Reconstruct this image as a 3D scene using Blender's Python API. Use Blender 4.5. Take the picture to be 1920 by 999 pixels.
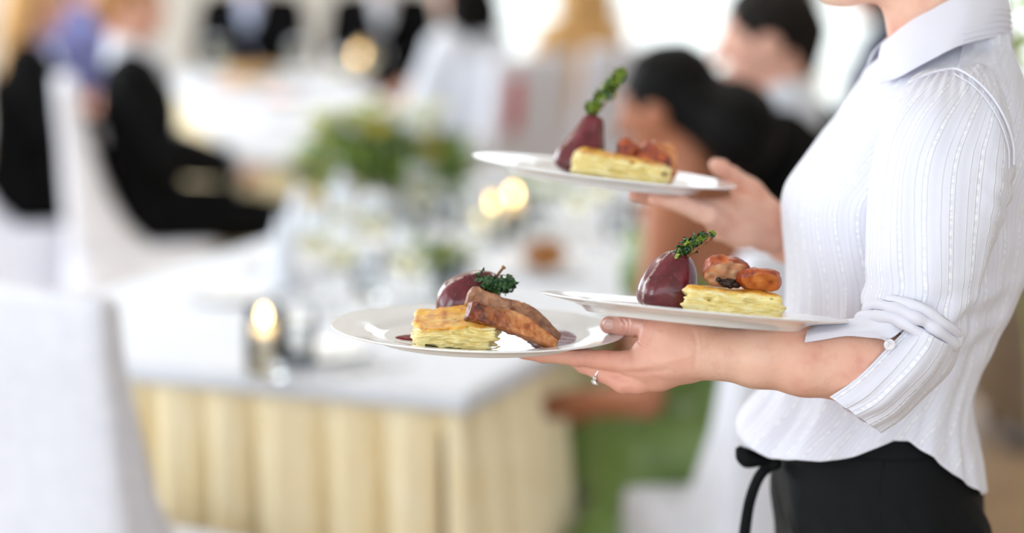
import bpy, bmesh, math, random
import numpy as np
from mathutils import Vector, Matrix

random.seed(7)
PI = math.pi
for o in list(bpy.data.objects):
    bpy.data.objects.remove(o)
SC = bpy.context.scene
COL = SC.collection

# ------------------------------------------------------------------ camera
CAM = np.array([0.0, 0.0, 1.66])
PITCH = math.radians(9.9)
FPX = 4267.0                                   # focal length in pixels of the 1920 wide picture
cd = bpy.data.cameras.new('camera')
cam = bpy.data.objects.new('camera', cd)
COL.objects.link(cam)
cam.location = CAM
cam.rotation_euler = (PI / 2 - PITCH, 0, 0)
cd.sensor_width = 36.0
cd.lens = FPX / 1920.0 * 36.0
cd.clip_start = 0.05
cd.dof.use_dof = True
cd.dof.focus_distance = 2.21
cd.dof.aperture_fstop = 1.75
cd.dof.aperture_blades = 0
SC.camera = cam

# ------------------------------------------------------------------ sky and daylight
SC.view_settings.view_transform = 'Standard'
SC.view_settings.look = 'None'
SC.view_settings.gamma = 1.0
SC.view_settings.use_curve_mapping = False
SC.view_settings.exposure = 0.32
W = bpy.data.worlds.new('sky')
SC.world = W
W.use_nodes = True
bg = W.node_tree.nodes['Background']
bg.inputs[0].default_value = (0.87, 0.935, 1.0, 1)
bg.inputs[1].default_value = 2.2


def area(name, loc, target, sx, sy, power, color):
    l = bpy.data.lights.new(name, 'AREA')
    l.shape = 'RECTANGLE'
    l.size, l.size_y, l.energy, l.color = sx, sy, power, color
    o = bpy.data.objects.new(name, l)
    COL.objects.link(o)
    o.location = loc
    d = Vector(target) - Vector(loc)
    o.rotation_euler = d.to_track_quat('-Z', 'Y').to_euler()
    return o


area('daylight_left_windows', (-4.9, 7.4, 2.3), (0.2, 6.6, .8), 7.0, 2.6, 260, (0.86, 0.94, 1.0))
area('daylight_left_front_window', (-4.9, 0.4, 2.0), (0.4, 2.2, 1.2), 2.4, 2.4, 70, (0.78, 0.90, 1.0))

# ------------------------------------------------------------------ projection helper: a pixel and a distance give a place in the room
def at(px, py, Y):
    cx, cy = (px - 960.0) / FPX, (499.5 - py) / FPX
    d = np.array([cx, math.cos(PITCH) + cy * math.sin(PITCH), -math.sin(PITCH) + cy * math.cos(PITCH)])
    return CAM + d * (Y / d[1])


def on_z(px, py, z):
    cx, cy = (px - 960.0) / FPX, (499.5 - py) / FPX
    d = np.array([cx, math.cos(PITCH) + cy * math.sin(PITCH), -math.sin(PITCH) + cy * math.cos(PITCH)])
    return CAM + d * ((z - CAM[2]) / d[2])


# ------------------------------------------------------------------ noise
def _h(i, j, k, seed):
    n = (i * 73856093) ^ (j * 19349663) ^ (k * 83492791) ^ (seed * 2654435761)
    n = (n ^ (n >> 13)) * 1274126177
    n = n ^ (n >> 16)
    return (n & 0xffff) / 65535.0


def vnoise(x, y, z, seed=0):
    x, y, z = np.broadcast_arrays(np.asarray(x, float), np.asarray(y, float), np.asarray(z, float))
    i, j, k = np.floor(x).astype(np.int64), np.floor(y).astype(np.int64), np.floor(z).astype(np.int64)
    f, g, h = x - i, y - j, z - k
    f, g, h = f * f * (3 - 2 * f), g * g * (3 - 2 * g), h * h * (3 - 2 * h)
    r = 0
    for a in (0, 1):
        for b in (0, 1):
            for c in (0, 1):
                w = (f if a else 1 - f) * (g if b else 1 - g) * (h if c else 1 - h)
                r = r + w * _h(i + a, j + b, k + c, seed)
    return r * 2 - 1


# ------------------------------------------------------------------ objects
WLOC = {}


def tag(o, label=None, cat=None, group=None, kind=None):
    if label: o['label'] = label
    if cat: o['category'] = cat
    if group: o['group'] = group
    if kind: o['kind'] = kind
    return o


def thing(name, loc, label=None, cat=None, group=None, kind=None):
    o = bpy.data.objects.new(name, None)
    COL.objects.link(o)
    o.location = loc
    o.empty_display_size = 0.05
    WLOC[o.name] = np.array(loc, float)
    return tag(o, label, cat, group, kind)


def mesh_from(name, V, F, uv=None, smooth=True):
    V = np.asarray(V, np.float32).reshape(-1, 3)
    me = bpy.data.meshes.new(name)
    if isinstance(F, np.ndarray) and F.ndim == 2:
        n, q = F.shape
        me.vertices.add(len(V)); me.vertices.foreach_set('co', V.ravel())
        me.loops.add(n * q); me.loops.foreach_set('vertex_index', F.astype(np.int32).ravel())
        me.polygons.add(n)
        me.polygons.foreach_set('loop_start', np.arange(0, n * q, q, dtype=np.int32))
        me.update(calc_edges=True)
    else:
        me.from_pydata(V.tolist(), [], [list(map(int, f)) for f in F])
    if uv is not None:
        lay = me.uv_layers.new(name='UVMap')
        li = np.empty(len(me.loops), np.int32); me.loops.foreach_get('vertex_index', li)
        lay.data.foreach_set('uv', np.asarray(uv, np.float32)[li].ravel())
    me.polygons.foreach_set('use_smooth', np.full(len(me.polygons), bool(smooth)))
    me.validate()
    me.update()
    return me


def obj(name, V, F, m=None, parent=None, uv=None, smooth=True, origin=None):
    """V in world coordinates (or in the parent's own frame while that parent stands at the origin)."""
    V = np.array(V, float).reshape(-1, 3)
    if parent is not None:
        org = WLOC[parent.name]
    elif origin is not None:
        org = np.array(origin, float)
    else:
        org = np.array([(V[:, 0].min() + V[:, 0].max()) / 2, (V[:, 1].min() + V[:, 1].max()) / 2, V[:, 2].min()])
    me = mesh_from(name, V - org, F, uv, smooth)
    o = bpy.data.objects.new(name, me)
    COL.objects.link(o)
    if m is not None:
        for mm in (m if isinstance(m, (list, tuple)) else [m]):
            me.materials.append(mm)
    if parent is not None:
        o.parent = parent
    else:
        o.location = org
    WLOC[o.name] = org
    return o


def copy_tree(o, parent=None):
    c = o.copy()
    COL.objects.link(c)
    if parent is not None:
        c.parent = parent
        c.matrix_parent_inverse = o.matrix_parent_inverse
    WLOC[c.name] = WLOC.get(o.name, np.zeros(3))
    for ch in [x for x in o.children]:
        copy_tree(ch, c)
    return c


def mod(o, kind, **kw):
    m = o.modifiers.new(kind.lower(), kind)
    for k, v in kw.items():
        setattr(m, k, v)
    return m


# ------------------------------------------------------------------ shapes
def join(parts):
    V, F, n = [], [], 0
    for v, f in parts:
        v = np.asarray(v, float).reshape(-1, 3)
        V.append(v)
        F += [[int(i) + n for i in q] for q in f]
        n += len(v)
    return np.vstack(V), F


def box(c, s, bev=0.0, rz=0.0, seg=2):
    bm = bmesh.new()
    bmesh.ops.create_cube(bm, size=1.0)
    for v in bm.verts:
        v.co = Vector((v.co.x * s[0], v.co.y * s[1], v.co.z * s[2]))
    if bev > 0:
        bmesh.ops.bevel(bm, geom=list(bm.edges), offset=bev, segments=seg, affect='EDGES', profile=0.6)
    bm.verts.index_update()
    V = np.array([v.co[:] for v in bm.verts]); F = [[v.index for v in f.verts] for f in bm.faces]
    bm.free()
    if rz:
        ca, sa = math.cos(rz), math.sin(rz)
        V = np.stack([V[:, 0] * ca - V[:, 1] * sa, V[:, 0] * sa + V[:, 1] * ca, V[:, 2]], 1)
    return V + np.array(c), F


def lathe(prof, n=48, closed=False):
    """prof: list of (r, z) from the inside out; a radius of zero makes a pole."""
    V, idx = [], []
    for r, z in prof:
        if r < 1e-7:
            idx.append([len(V)]); V.append((0, 0, z))
        else:
            idx.append(list(range(len(V), len(V) + n)))
            for k in range(n):
                a = 2 * PI * k / n
                V.append((r * math.cos(a), r * math.sin(a), z))
    F = []
    pairs = list(zip(idx, idx[1:])) + ([(idx[-1], idx[0])] if closed else [])
    for A, B in pairs:
        for k in range(n):
            l = (k + 1) % n
            if len(A) == 1 and len(B) == 1: continue
            if len(A) == 1: F.append([A[0], B[l], B[k]])
            elif len(B) == 1: F.append([A[k], A[l], B[0]])
            else: F.append([A[k], A[l], B[l], B[k]])
    return np.array(V, float), F


def tube(path, rad, n=10, cap=True, flat=1.0, up=None):
    P = [np.array(p, float) for p in path]
    m = len(P)
    if not hasattr(rad, '__len__'): rad = [rad] * m
    V, F = [], []
    prev = None
    for i in range(m):
        t = P[min(i + 1, m - 1)] - P[max(i - 1, 0)]
        t = t / (np.linalg.norm(t) + 1e-12)
        if prev is None:
            u = np.array(up, float) if up is not None else (np.array([0, 0, 1.0]) if abs(t[2]) < .9 else np.array([1.0, 0, 0]))
        else:
            u = prev
        u = u - t * np.dot(u, t); u = u / (np.linalg.norm(u) + 1e-12)
        prev = u
        w = np.cross(t, u)
        for k in range(n):
            a = 2 * PI * k / n
            V.append(P[i] + rad[i] * (math.cos(a) * u * flat + math.sin(a) * w))
    for i in range(m - 1):
        for k in range(n):
            l = (k + 1) % n
            F.append([i * n + k, i * n + l, (i + 1) * n + l, (i + 1) * n + k])
    if cap:
        F.append(list(range(n))[::-1]); F.append([(m - 1) * n + k for k in range(n)])
    return np.array(V), F


def crom(P, t, closed=False):
    """Catmull-Rom through the rows of P at parameters t in [0, len-1] (or [0, len] when closed)."""
    P = np.asarray(P, float)
    n = len(P)
    t = np.asarray(t, float)
    i = np.floor(t).astype(int)
    if not closed: i = np.clip(i, 0, n - 2)
    f = (t - i)
    f = f.reshape(f.shape + (1,) * (P.ndim - 1))
    if closed:
        g = lambda k: P[(i + k) % n]
        p0, p1, p2, p3 = g(-1), g(0), g(1), g(2)
    else:
        p1, p2 = P[i], P[i + 1]
        p0 = np.where((i > 0).reshape(f.shape[:1] + (1,) * (P.ndim - 1)), P[np.maximum(i - 1, 0)], 2 * p1 - p2)
        p3 = np.where((i < n - 2).reshape(f.shape[:1] + (1,) * (P.ndim - 1)), P[np.minimum(i + 2, n - 1)], 2 * p2 - p1)
    return 0.5 * (2 * p1 + (p2 - p0) * f + (2 * p0 - 5 * p1 + 4 * p2 - p3) * f ** 2 + (3 * p1 - p0 - 3 * p2 + p3) * f ** 3)


def gridF(nu, nv, wrap_v=False):
    """faces of a grid of nu rows by nv columns"""
    i, j = np.meshgrid(np.arange(nu - 1), np.arange(nv if wrap_v else nv - 1), indexing='ij')
    i, j = i.ravel(), j.ravel()
    l = (j + 1) % nv
    return np.stack([i * nv + j, i * nv + l, (i + 1) * nv + l, (i + 1) * nv + j], 1)


def patch(ctrl, nu, nv, closed_v=False):
    """smooth surface through a rectangular net of control points ctrl[row][col]"""
    C = np.asarray(ctrl, float)
    R, K = C.shape[:2]
    tv = np.linspace(0, K, nv, endpoint=False) if closed_v else np.linspace(0, K - 1, nv)
    A = np.stack([crom(C[r], tv, closed_v) for r in range(R)])
    B = crom(A, np.linspace(0, R - 1, nu))
    return B                                                # nu x nv x 3


def gnormals(G, wrap=False):
    du = np.gradient(G, axis=0)
    if wrap:
        dv = (np.roll(G, -1, 1) - np.roll(G, 1, 1)) / 2
    else:
        dv = np.gradient(G, axis=1)
    n = np.cross(du, dv)
    return n / (np.linalg.norm(n, axis=-1, keepdims=True) + 1e-12)


# ------------------------------------------------------------------ bodies: smooth unions of tapered limbs, skinned as one surface
class Body:
    def __init__(s): s.p = []
    def cap(s, a, b, ra, rb, k=.01): s.p.append(('c', np.array(a, float), np.array(b, float), ra, rb, k)); return s
    def chain(s, pts, rs, k=.01):
        for i in range(len(pts) - 1): s.cap(pts[i], pts[i + 1], rs[i], rs[i + 1], k)
        return s
    def ell(s, c, r, R=None, k=.01): s.p.append(('e', np.array(c, float), np.array(r, float), R, 0, k)); return s
    def sub(s, c, r, R=None, k=.01): s.p.append(('s', np.array(c, float), np.array(r, float), R, 0, k)); return s
    def bbox(s):
        lo, hi = np.full(3, 9e9), np.full(3, -9e9)
        for q in s.p:
            if q[0] == 'c':
                r = max(q[3], q[4])
                lo = np.minimum(lo, np.minimum(q[1], q[2]) - r); hi = np.maximum(hi, np.maximum(q[1], q[2]) + r)
            elif q[0] == 'e':
                r = q[2].max(); lo = np.minimum(lo, q[1] - r); hi = np.maximum(hi, q[1] + r)
        return lo, hi
    def build(s, vox=.008, axes=None, post=None):
        lo, hi = s.bbox()
        if axes is None:
            axes = [np.arange(lo[i] - 4 * vox, hi[i] + 4 * vox, vox) for i in range(3)]
        xs, ys, zs = axes
        d = np.full((len(xs), len(ys), len(zs)), 1.0, np.float32)
        for q in s.p:
            k = q[5]
            if q[0] == 'c':
                r = max(q[3], q[4]); l = np.minimum(q[1], q[2]) - r; h = np.maximum(q[1], q[2]) + r
            else:
                r = q[2].max(); l, h = q[1] - r, q[1] + r
            sl = []
            for ax, a, b in ((xs, l[0], h[0]), (ys, l[1], h[1]), (zs, l[2], h[2])):
                i0 = max(np.searchsorted(ax, a - k) - 3, 0); i1 = min(np.searchsorted(ax, b + k) + 3, len(ax))
                sl.append(slice(i0, i1))
            if any(t.stop <= t.start for t in sl): continue
            X = xs[sl[0]].astype(np.float32)[:, None, None]; Y = ys[sl[1]].astype(np.float32)[None, :, None]; Z = zs[sl[2]].astype(np.float32)[None, None, :]
            if q[0] == 'c':
                a, b = q[1], q[2]; ab = b - a; L = max(float(ab @ ab), 1e-12)
                t = ((X - a[0]) * ab[0] + (Y - a[1]) * ab[1] + (Z - a[2]) * ab[2]) / L
                np.clip(t, 0, 1, out=t)
                e = np.sqrt((X - a[0] - t * ab[0]) ** 2 + (Y - a[1] - t * ab[1]) ** 2 + (Z - a[2] - t * ab[2]) ** 2) - (q[3] + (q[4] - q[3]) * t)
            else:
                c, rr, R = q[1], q[2], q[3]
                x, y, z = X - c[0], Y - c[1], Z - c[2]
                if R is not None:
                    R = np.asarray(R)
                    x, y, z = (R[0, 0] * x + R[1, 0] * y + R[2, 0] * z, R[0, 1] * x + R[1, 1] * y + R[2, 1] * z, R[0, 2] * x + R[1, 2] * y + R[2, 2] * z)
                k0 = np.sqrt((x / rr[0]) ** 2 + (y / rr[1]) ** 2 + (z / rr[2]) ** 2)
                k1 = np.sqrt((x / rr[0] ** 2) ** 2 + (y / rr[1] ** 2) ** 2 + (z / rr[2] ** 2) ** 2) + 1e-6
                e = k0 * (k0 - 1) / k1
            w = d[tuple(sl)]
            if q[0] == 's':
                e = -e
                hh = np.maximum(k - np.abs(w - e), 0) / k
                w[...] = np.maximum(w, e) + hh * hh * k * .25
            else:
                hh = np.maximum(k - np.abs(w - e), 0) / k
                w[...] = np.minimum(w, e) - hh * hh * k * .25
        if post is not None:
            post(d, xs, ys, zs)
        return surface_net(d, xs, ys, zs)


def surface_net(d, xs, ys, zs):
    ins = d < 0
    c = ins.astype(np.uint8)
    s = sum(c[a:d.shape[0] - 1 + a, b:d.shape[1] - 1 + b, e:d.shape[2] - 1 + e] for a in (0, 1) for b in (0, 1) for e in (0, 1))
    act = (s > 0) & (s < 8)
    I = np.argwhere(act)
    vid = np.full(act.shape, -1, np.int32); vid[act] = np.arange(len(I))
    acc = np.zeros((len(I), 3)); cnt = np.zeros(len(I))
    cs = [(a, b, e) for a in (0, 1) for b in (0, 1) for e in (0, 1)]
    for u in cs:
        for ax in range(3):
            if u[ax]: continue
            v = list(u); v[ax] = 1
            i0, i1 = I + np.array(u), I + np.array(v)
            da = d[i0[:, 0], i0[:, 1], i0[:, 2]].astype(float); db = d[i1[:, 0], i1[:, 1], i1[:, 2]].astype(float)
            m = (da < 0) != (db < 0)
            t = da[m] / (da[m] - db[m])
            pa = np.stack([xs[i0[m, 0]], ys[i0[m, 1]], zs[i0[m, 2]]], 1); pb = np.stack([xs[i1[m, 0]], ys[i1[m, 1]], zs[i1[m, 2]]], 1)
            acc[m] += pa + t[:, None] * (pb - pa); cnt[m] += 1
    V = acc / cnt[:, None]
    Fs = []
    for ax in range(3):
        b, e = [(1, 2), (2, 0), (0, 1)][ax]
        sl0 = [slice(1, -1)] * 3; sl1 = [slice(1, -1)] * 3
        sl0[ax] = slice(0, -1); sl1[ax] = slice(1, None)
        A, B = ins[tuple(sl0)], ins[tuple(sl1)]
        J = np.argwhere(A != B)
        if not len(J): continue
        fl = A[J[:, 0], J[:, 1], J[:, 2]]
        off = np.ones(3, int); off[ax] = 0
        J = J + off
        def cell(db_, de_):
            K = J.copy(); K[:, b] += db_; K[:, e] += de_
            return vid[K[:, 0], K[:, 1], K[:, 2]]
        q = np.stack([cell(-1, -1), cell(0, -1), cell(0, 0), cell(-1, 0)], 1)
        q[~fl] = q[~fl][:, ::-1]
        Fs.append(q)
    F = np.vstack(Fs)
    F = F[(F >= 0).all(1)]
    return V, F


def relax(V, F, n=2, w=.5):
    for _ in range(n):
        acc = np.zeros_like(V); cnt = np.zeros(len(V))
        for a, b in ((0, 1), (1, 2), (2, 3), (3, 0)):
            np.add.at(acc, F[:, a], V[F[:, b]]); np.add.at(cnt, F[:, a], 1)
            np.add.at(acc, F[:, b], V[F[:, a]]); np.add.at(cnt, F[:, b], 1)
        V = V * (1 - w) + w * acc / np.maximum(cnt, 1)[:, None]
    return V


def vnormals(V, F):
    n = np.cross(V[F[:, 2]] - V[F[:, 0]], V[F[:, 3]] - V[F[:, 1]])
    N = np.zeros_like(V)
    for k in range(4): np.add.at(N, F[:, k], n)
    return N / (np.linalg.norm(N, axis=1, keepdims=True) + 1e-12)


def rotm(ax, a):
    c, s = math.cos(a), math.sin(a)
    return np.array({'x': [[1, 0, 0], [0, c, -s], [0, s, c]], 'y': [[c, 0, s], [0, 1, 0], [-s, 0, c]], 'z': [[c, -s, 0], [s, c, 0], [0, 0, 1]]}[ax])


# ------------------------------------------------------------------ materials
def rgb(r, g, b):
    f = lambda c: (c / 255 / 12.92) if c <= 10 else ((c / 255 + .055) / 1.055) ** 2.4
    return (f(r), f(g), f(b), 1)


class Mat:
    def __init__(s, name, col, rough=.5, spec=.5, metal=0, sss=0, trans=0, coat=0, ior=1.45, sheen=0, emit=None, alpha=1):
        s.m = bpy.data.materials.new(name)
        s.m.use_nodes = True
        s.t = s.m.node_tree
        s.b = s.t.nodes['Principled BSDF']
        I = s.b.inputs
        s.col = col if len(col) == 4 else tuple(col) + (1,)
        I['Base Color'].default_value = s.col
        I['Roughness'].default_value = rough
        I['Specular IOR Level'].default_value = spec
        I['Metallic'].default_value = metal
        I['IOR'].default_value = ior
        I['Transmission Weight'].default_value = trans
        I['Coat Weight'].default_value = coat
        I['Coat Roughness'].default_value = .06
        I['Sheen Weight'].default_value = sheen
        I['Alpha'].default_value = alpha
        if sss:
            I['Subsurface Weight'].default_value = sss
            I['Subsurface Radius'].default_value = (1, .35, .2)
            I['Subsurface Scale'].default_value = .008
        if emit:
            I['Emission Color'].default_value = emit[0]; I['Emission Strength'].default_value = emit[1]
    def n(s, t, **kw):
        x = s.t.nodes.new(t)
        for k, v in kw.items(): setattr(x, k, v)
        return x
    def l(s, a, b): s.t.links.new(a, b)
    def coord(s, scale=(1, 1, 1), kind='Object'):
        tc = s.n('ShaderNodeTexCoord'); mp = s.n('ShaderNodeMapping')
        mp.inputs['Scale'].default_value = scale
        s.l(tc.outputs[kind], mp.inputs[0])
        return mp.outputs[0]
    def noise(s, scale, vec, detail=4, rough=.55, dist=0):
        x = s.n('ShaderNodeTexNoise')
        x.inputs['Scale'].default_value = scale; x.inputs['Detail'].default_value = detail
        x.inputs['Roughness'].default_value = rough; x.inputs['Distortion'].default_value = dist
        s.l(vec, x.inputs['Vector'])
        return x.outputs['Fac']
    def ramp(s, fac, stops):
        r = s.n('ShaderNodeValToRGB')
        e = r.color_ramp.elements
        while len(e) < len(stops): e.new(.5)
        for el, (p, c) in zip(e, stops):
            el.position = p; el.color = c if len(c) == 4 else tuple(c) + (1,)
        s.l(fac, r.inputs[0])
        return r.outputs[0]
    def mix(s, fac, a, b, mode='MIX'):
        x = s.n('ShaderNodeMix', data_type='RGBA', blend_type=mode)
        if hasattr(fac, 'links'): s.l(fac, x.inputs[0])
        else: x.inputs[0].default_value = fac
        for v, k in ((a, 6), (b, 7)):
            if hasattr(v, 'links'): s.l(v, x.inputs[k])
            else: x.inputs[k].default_value = v
        return x.outputs[2]
    def math(s, op, a, b=0.0, c=None, clamp=False):
        x = s.n('ShaderNodeMath', operation=op, use_clamp=clamp)
        for i, v in enumerate((a, b) if c is None else (a, b, c)):
            if hasattr(v, 'links'): s.l(v, x.inputs[i])
            else: x.inputs[i].default_value = v
        return x.outputs[0]
    def base(s, c): s.l(c, s.b.inputs['Base Color']); return s
    def bump(s, h, strength=.3, dist=.001):
        x = s.n('ShaderNodeBump'); x.inputs['Strength'].default_value = strength; x.inputs['Distance'].default_value = dist
        s.l(h, x.inputs['Height']); s.l(x.outputs[0], s.b.inputs['Normal']); return s


def mottled(name, c1, c2, scale, rough=.6, bump=0, bscale=None, bdist=.001, lo=.35, hi=.65, stretch=(1, 1, 1), **kw):
    M = Mat(name, c1, rough, **kw)
    v = M.coord(stretch)
    M.base(M.ramp(M.noise(scale, v), [(lo, c1), (hi, c2)]))
    if bump: M.bump(M.noise(bscale or scale * 3, v, 5), bump, bdist)
    return M.m
# ================================================================== materials of the room
m_wall = mottled('plaster_cream', rgb(226, 222, 214), rgb(232, 229, 222), 3, .8)
m_wallwarm = mottled('plaster_taupe', rgb(176, 164, 150), rgb(186, 175, 160), 3, .8)
m_floor = mottled('floor_stone', rgb(150, 124, 96), rgb(170, 145, 116), 5, .35, .05)
m_white = Mat('white_paint', rgb(238, 238, 236), .4).m
m_linen = mottled('white_linen', rgb(214, 218, 227), rgb(221, 225, 233), 40, .75, .12, 900, .0005)
m_cover = mottled('chair_linen', rgb(216, 217, 228), rgb(224, 225, 234), 30, .8, .12, 900, .0005)
m_gold = mottled('cream_satin', rgb(246, 228, 186), rgb(249, 235, 200), 14, .5, .1, 700, .0005)
m_wood = mottled('dark_wood', rgb(70, 46, 30), rgb(92, 62, 40), 8, .45, stretch=(1, 1, 8))
m_chrome = Mat('polished_steel', (.75, .75, .76), .12, metal=1).m
m_glass = Mat('clear_glass', (.97, .99, 1), .02, trans=1, ior=1.42).m
m_wine = Mat('white_wine', rgb(252, 244, 200), .03, trans=1, ior=1.33).m
m_china = Mat('white_porcelain', rgb(240, 240, 242), .08, spec=.6).m
m_black = mottled('black_cloth', rgb(5, 5, 6), rgb(10, 10, 12), 30, .95, spec=.15)
m_navy = mottled('navy_cloth', rgb(38, 44, 74), rgb(48, 56, 90), 30, .85)
m_hairblack = Mat('black_hair', rgb(5, 4, 4), .6, spec=.15).m
m_hairdark = Mat('dark_brown_hair', rgb(20, 14, 10), .6, spec=.2).m
m_hairblond = mottled('blond_hair', rgb(190, 142, 84), rgb(214, 172, 112), 60, .45, stretch=(1, 1, .1))
m_hairbrown = mottled('light_brown_hair', rgb(138, 92, 50), rgb(172, 122, 72), 60, .45, stretch=(1, 1, .1))
m_shoe = Mat('black_leather', rgb(18, 17, 17), .3).m
m_eye = Mat('eye_white', rgb(232, 228, 222), .15).m
m_iris = Mat('iris_brown', rgb(50, 34, 24), .15).m


def skinmat(name, c, c2, sss=.12):
    M = Mat(name, c, .48, spec=.4, sss=sss)
    v = M.coord()
    M.base(M.ramp(M.noise(26, v, 3), [(.35, c), (.7, c2)]))
    M.bump(M.noise(900, v, 4), .12, .0006)
    return M.m


m_skinpale = skinmat('fair_skin', rgb(226, 178, 158), rgb(216, 158, 140))
m_skintan = skinmat('tanned_skin', rgb(170, 110, 80), rgb(156, 98, 70), .05)

# ================================================================== the room
room = dict(kind='structure')


def struct(name, V, F, m, parent=None, smooth=False):
    o = obj(name, V, F, m, parent, smooth=smooth)
    if parent is None: o['kind'] = 'structure'
    return o


X0, X1, Y0, Y1, HT = -5.2, 4.6, -3.2, 14.0, 4.4
struct('floor', *box(((X0 + X1) / 2, (Y0 + Y1) / 2, -.05), (X1 - X0, Y1 - Y0, .1)), m_floor)


def wall_with_openings(name, axis, pos, u0, u1, openings, thick, m):
    """a wall along x (axis 'x') or y with rectangular openings (u_start, u_end, z_start, z_end), sorted"""
    parts = []
    def seg(a, b, z0, z1):
        if b - a < 1e-3 or z1 - z0 < 1e-3: return
        if axis == 'x': parts.append(box(((a + b) / 2, pos, (z0 + z1) / 2), (b - a, thick, z1 - z0)))
        else: parts.append(box((pos, (a + b) / 2, (z0 + z1) / 2), (thick, b - a, z1 - z0)))
    cur = u0
    for a, b, z0, z1 in openings:
        seg(cur, a, 0, HT); seg(a, b, 0, z0); seg(a, b, z1, HT); cur = b
    seg(cur, u1, 0, HT)
    return struct(name, *join(parts), m)


def window(n, axis, pos, a, b, z0, z1, mull=2, rows=2):
    parts = []
    def bar(u0, u1, w0, w1):
        if axis == 'x': parts.append(box(((u0 + u1) / 2, pos, (w0 + w1) / 2), (u1 - u0, .07, w1 - w0), .006))
        else: parts.append(box((pos, (u0 + u1) / 2, (w0 + w1) / 2), (.07, u1 - u0, w1 - w0), .006))
    f = .06
    bar(a, a + f, z0, z1); bar(b - f, b, z0, z1); bar(a + f, b - f, z0, z0 + f); bar(a + f, b - f, z1 - f, z1)
    ue = np.linspace(a + f, b - f, mull + 1); ze = np.linspace(z0 + f, z1 - f, rows + 1)
    for u in ue[1:-1]: bar(u - .02, u + .02, z0 + f, z1 - f)
    for z in ze[1:-1]: bar(a + f, b - f, z - .02, z + .02)
    w = struct('window_%d' % n, *join(parts), m_white)
    for i in range(mull):
        for j in range(rows):
            c = ((ue[i] + ue[i + 1]) / 2, (ze[j] + ze[j + 1]) / 2); s = (ue[i + 1] - ue[i] - .03, ze[j + 1] - ze[j] - .03)
            if axis == 'x': B = box((c[0], pos, c[1]), (s[0], .006, s[1]))
            else: B = box((pos, c[0], c[1]), (.006, s[0], s[1]))
            obj('pane', *B, m_pane, w, smooth=False)
    return w


Mp = Mat('window_pane', (1, 1, 1), .02)
tr = Mp.n('ShaderNodeBsdfTransparent'); gl = Mp.n('ShaderNodeBsdfGlossy'); mx = Mp.n('ShaderNodeMixShader'); lw = Mp.n('ShaderNodeFresnel')
gl.inputs['Roughness'].default_value = .02
geo_ = Mp.n('ShaderNodeNewGeometry'); Mp.l(Mp.math('MULTIPLY', lw.outputs[0], Mp.math('SUBTRACT', 1.0, geo_.outputs['Backfacing'])), mx.inputs[0]); Mp.l(tr.outputs[0], mx.inputs[1]); Mp.l(gl.outputs[0], mx.inputs[2])
Mp.l(mx.outputs[0], Mp.t.nodes['Material Output'].inputs[0])
m_pane = Mp.m

back_open = [(-4.95, -3.5, .35, 3.3), (-.15, 1.5, .12, 3.7), (1.85, 3.3, .12, 3.7)]
wall_with_openings('wall_back', 'x', Y1, X0, X1, back_open, .2, m_wall)
for i, (a, b, z0, z1) in enumerate(back_open): window(i + 1, 'x', Y1, a, b, z0, z1, 2, 2)
left_open = [(-1.0, 1.4, .5, 3.3), (2.4, 4.8, .5, 3.3), (6.0, 8.4, .5, 3.3), (9.6, 12.0, .5, 3.3)]
wall_with_openings('wall_left', 'y', X0, Y0, Y1, left_open, .2, m_wall)
for i, (a, b, z0, z1) in enumerate(left_open): window(i + 4, 'y', X0, a, b, z0, z1, 2, 2)
wall_with_openings('wall_right', 'y', X1, Y0, Y1, [], .2, m_wallwarm)
struct('baseboard_back', *box(((-3.5 - .15) / 2, Y1 - .12, .06), (3.3, .03, .12), .005), m_white)
struct('baseboard_right', *box((X1 - .12, (Y0 + Y1) / 2, .06), (.03, Y1 - Y0 - .3, .12), .005), m_white)
struct('ceiling', *box(((X0 + X1) / 2, (Y0 + Y1) / 2, HT + .05), (X1 - X0 + .2, Y1 - Y0 + .2, .1)), m_white)
m_fillglow = Mat('fill_diffuser', (1, 1, 1), .5, emit=((1, .97, .93, 1), 3)).m
fill_places = [(-.1, 5.4, 'added ceiling fill light over the near table'), (-2.6, 5.4, 'added ceiling fill light by the left windows, nearer one'), (2.4, 5.4, 'added ceiling fill light over the potted plant side'), (-.6, 9.0, 'added ceiling fill light over the far table'), (-3.0, 9.4, 'added ceiling fill light by the left windows, farther one'), (2.2, 9.4, 'added ceiling fill light over the sideboard')]
for lx, ly, lb in fill_places:  # unseen lamps, added to brighten the tables deep in the room
    t = thing('added_fill_lamp', (lx, ly, HT - .12), lb, 'fill lamp', 'added ceiling fill lights')
    v, f = lathe([(0, .12), (.46, .12), (.46, .01), (.45, 0), (.44, 0), (.44, .10), (0, .10)], 48); obj('housing', v + [lx, ly, HT - .12], f, m_white, t)
    v, f = lathe([(0, .01), (.44, .01), (.44, .014), (0, .014)], 48); obj('diffuser', v + [lx, ly, HT - .12], f, m_fillglow, t)
    l = bpy.data.lights.new('added_fill_light', 'AREA'); l.shape = 'DISK'; l.size = .86; l.energy = 15; l.color = (1, .97, .93)
    lo_ = bpy.data.objects.new('added_fill_light', l); COL.objects.link(lo_); lo_.location = (lx, ly, HT - .125)
# the terrace outside the back windows
struct('ground', *box((0, 4, -.16), (70, 80, .1)), mottled('pale_terrace', rgb(214, 214, 206), rgb(226, 226, 218), 2, .9))

# ================================================================== tables
U = np.array([-.925, .38, 0]); Vv = np.array([.38, .925, 0])          # along the short edge (to the left), along the long edge (away)
T1 = np.array([-.085, 3.93, 0])                                        # near right corner of the near table


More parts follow.
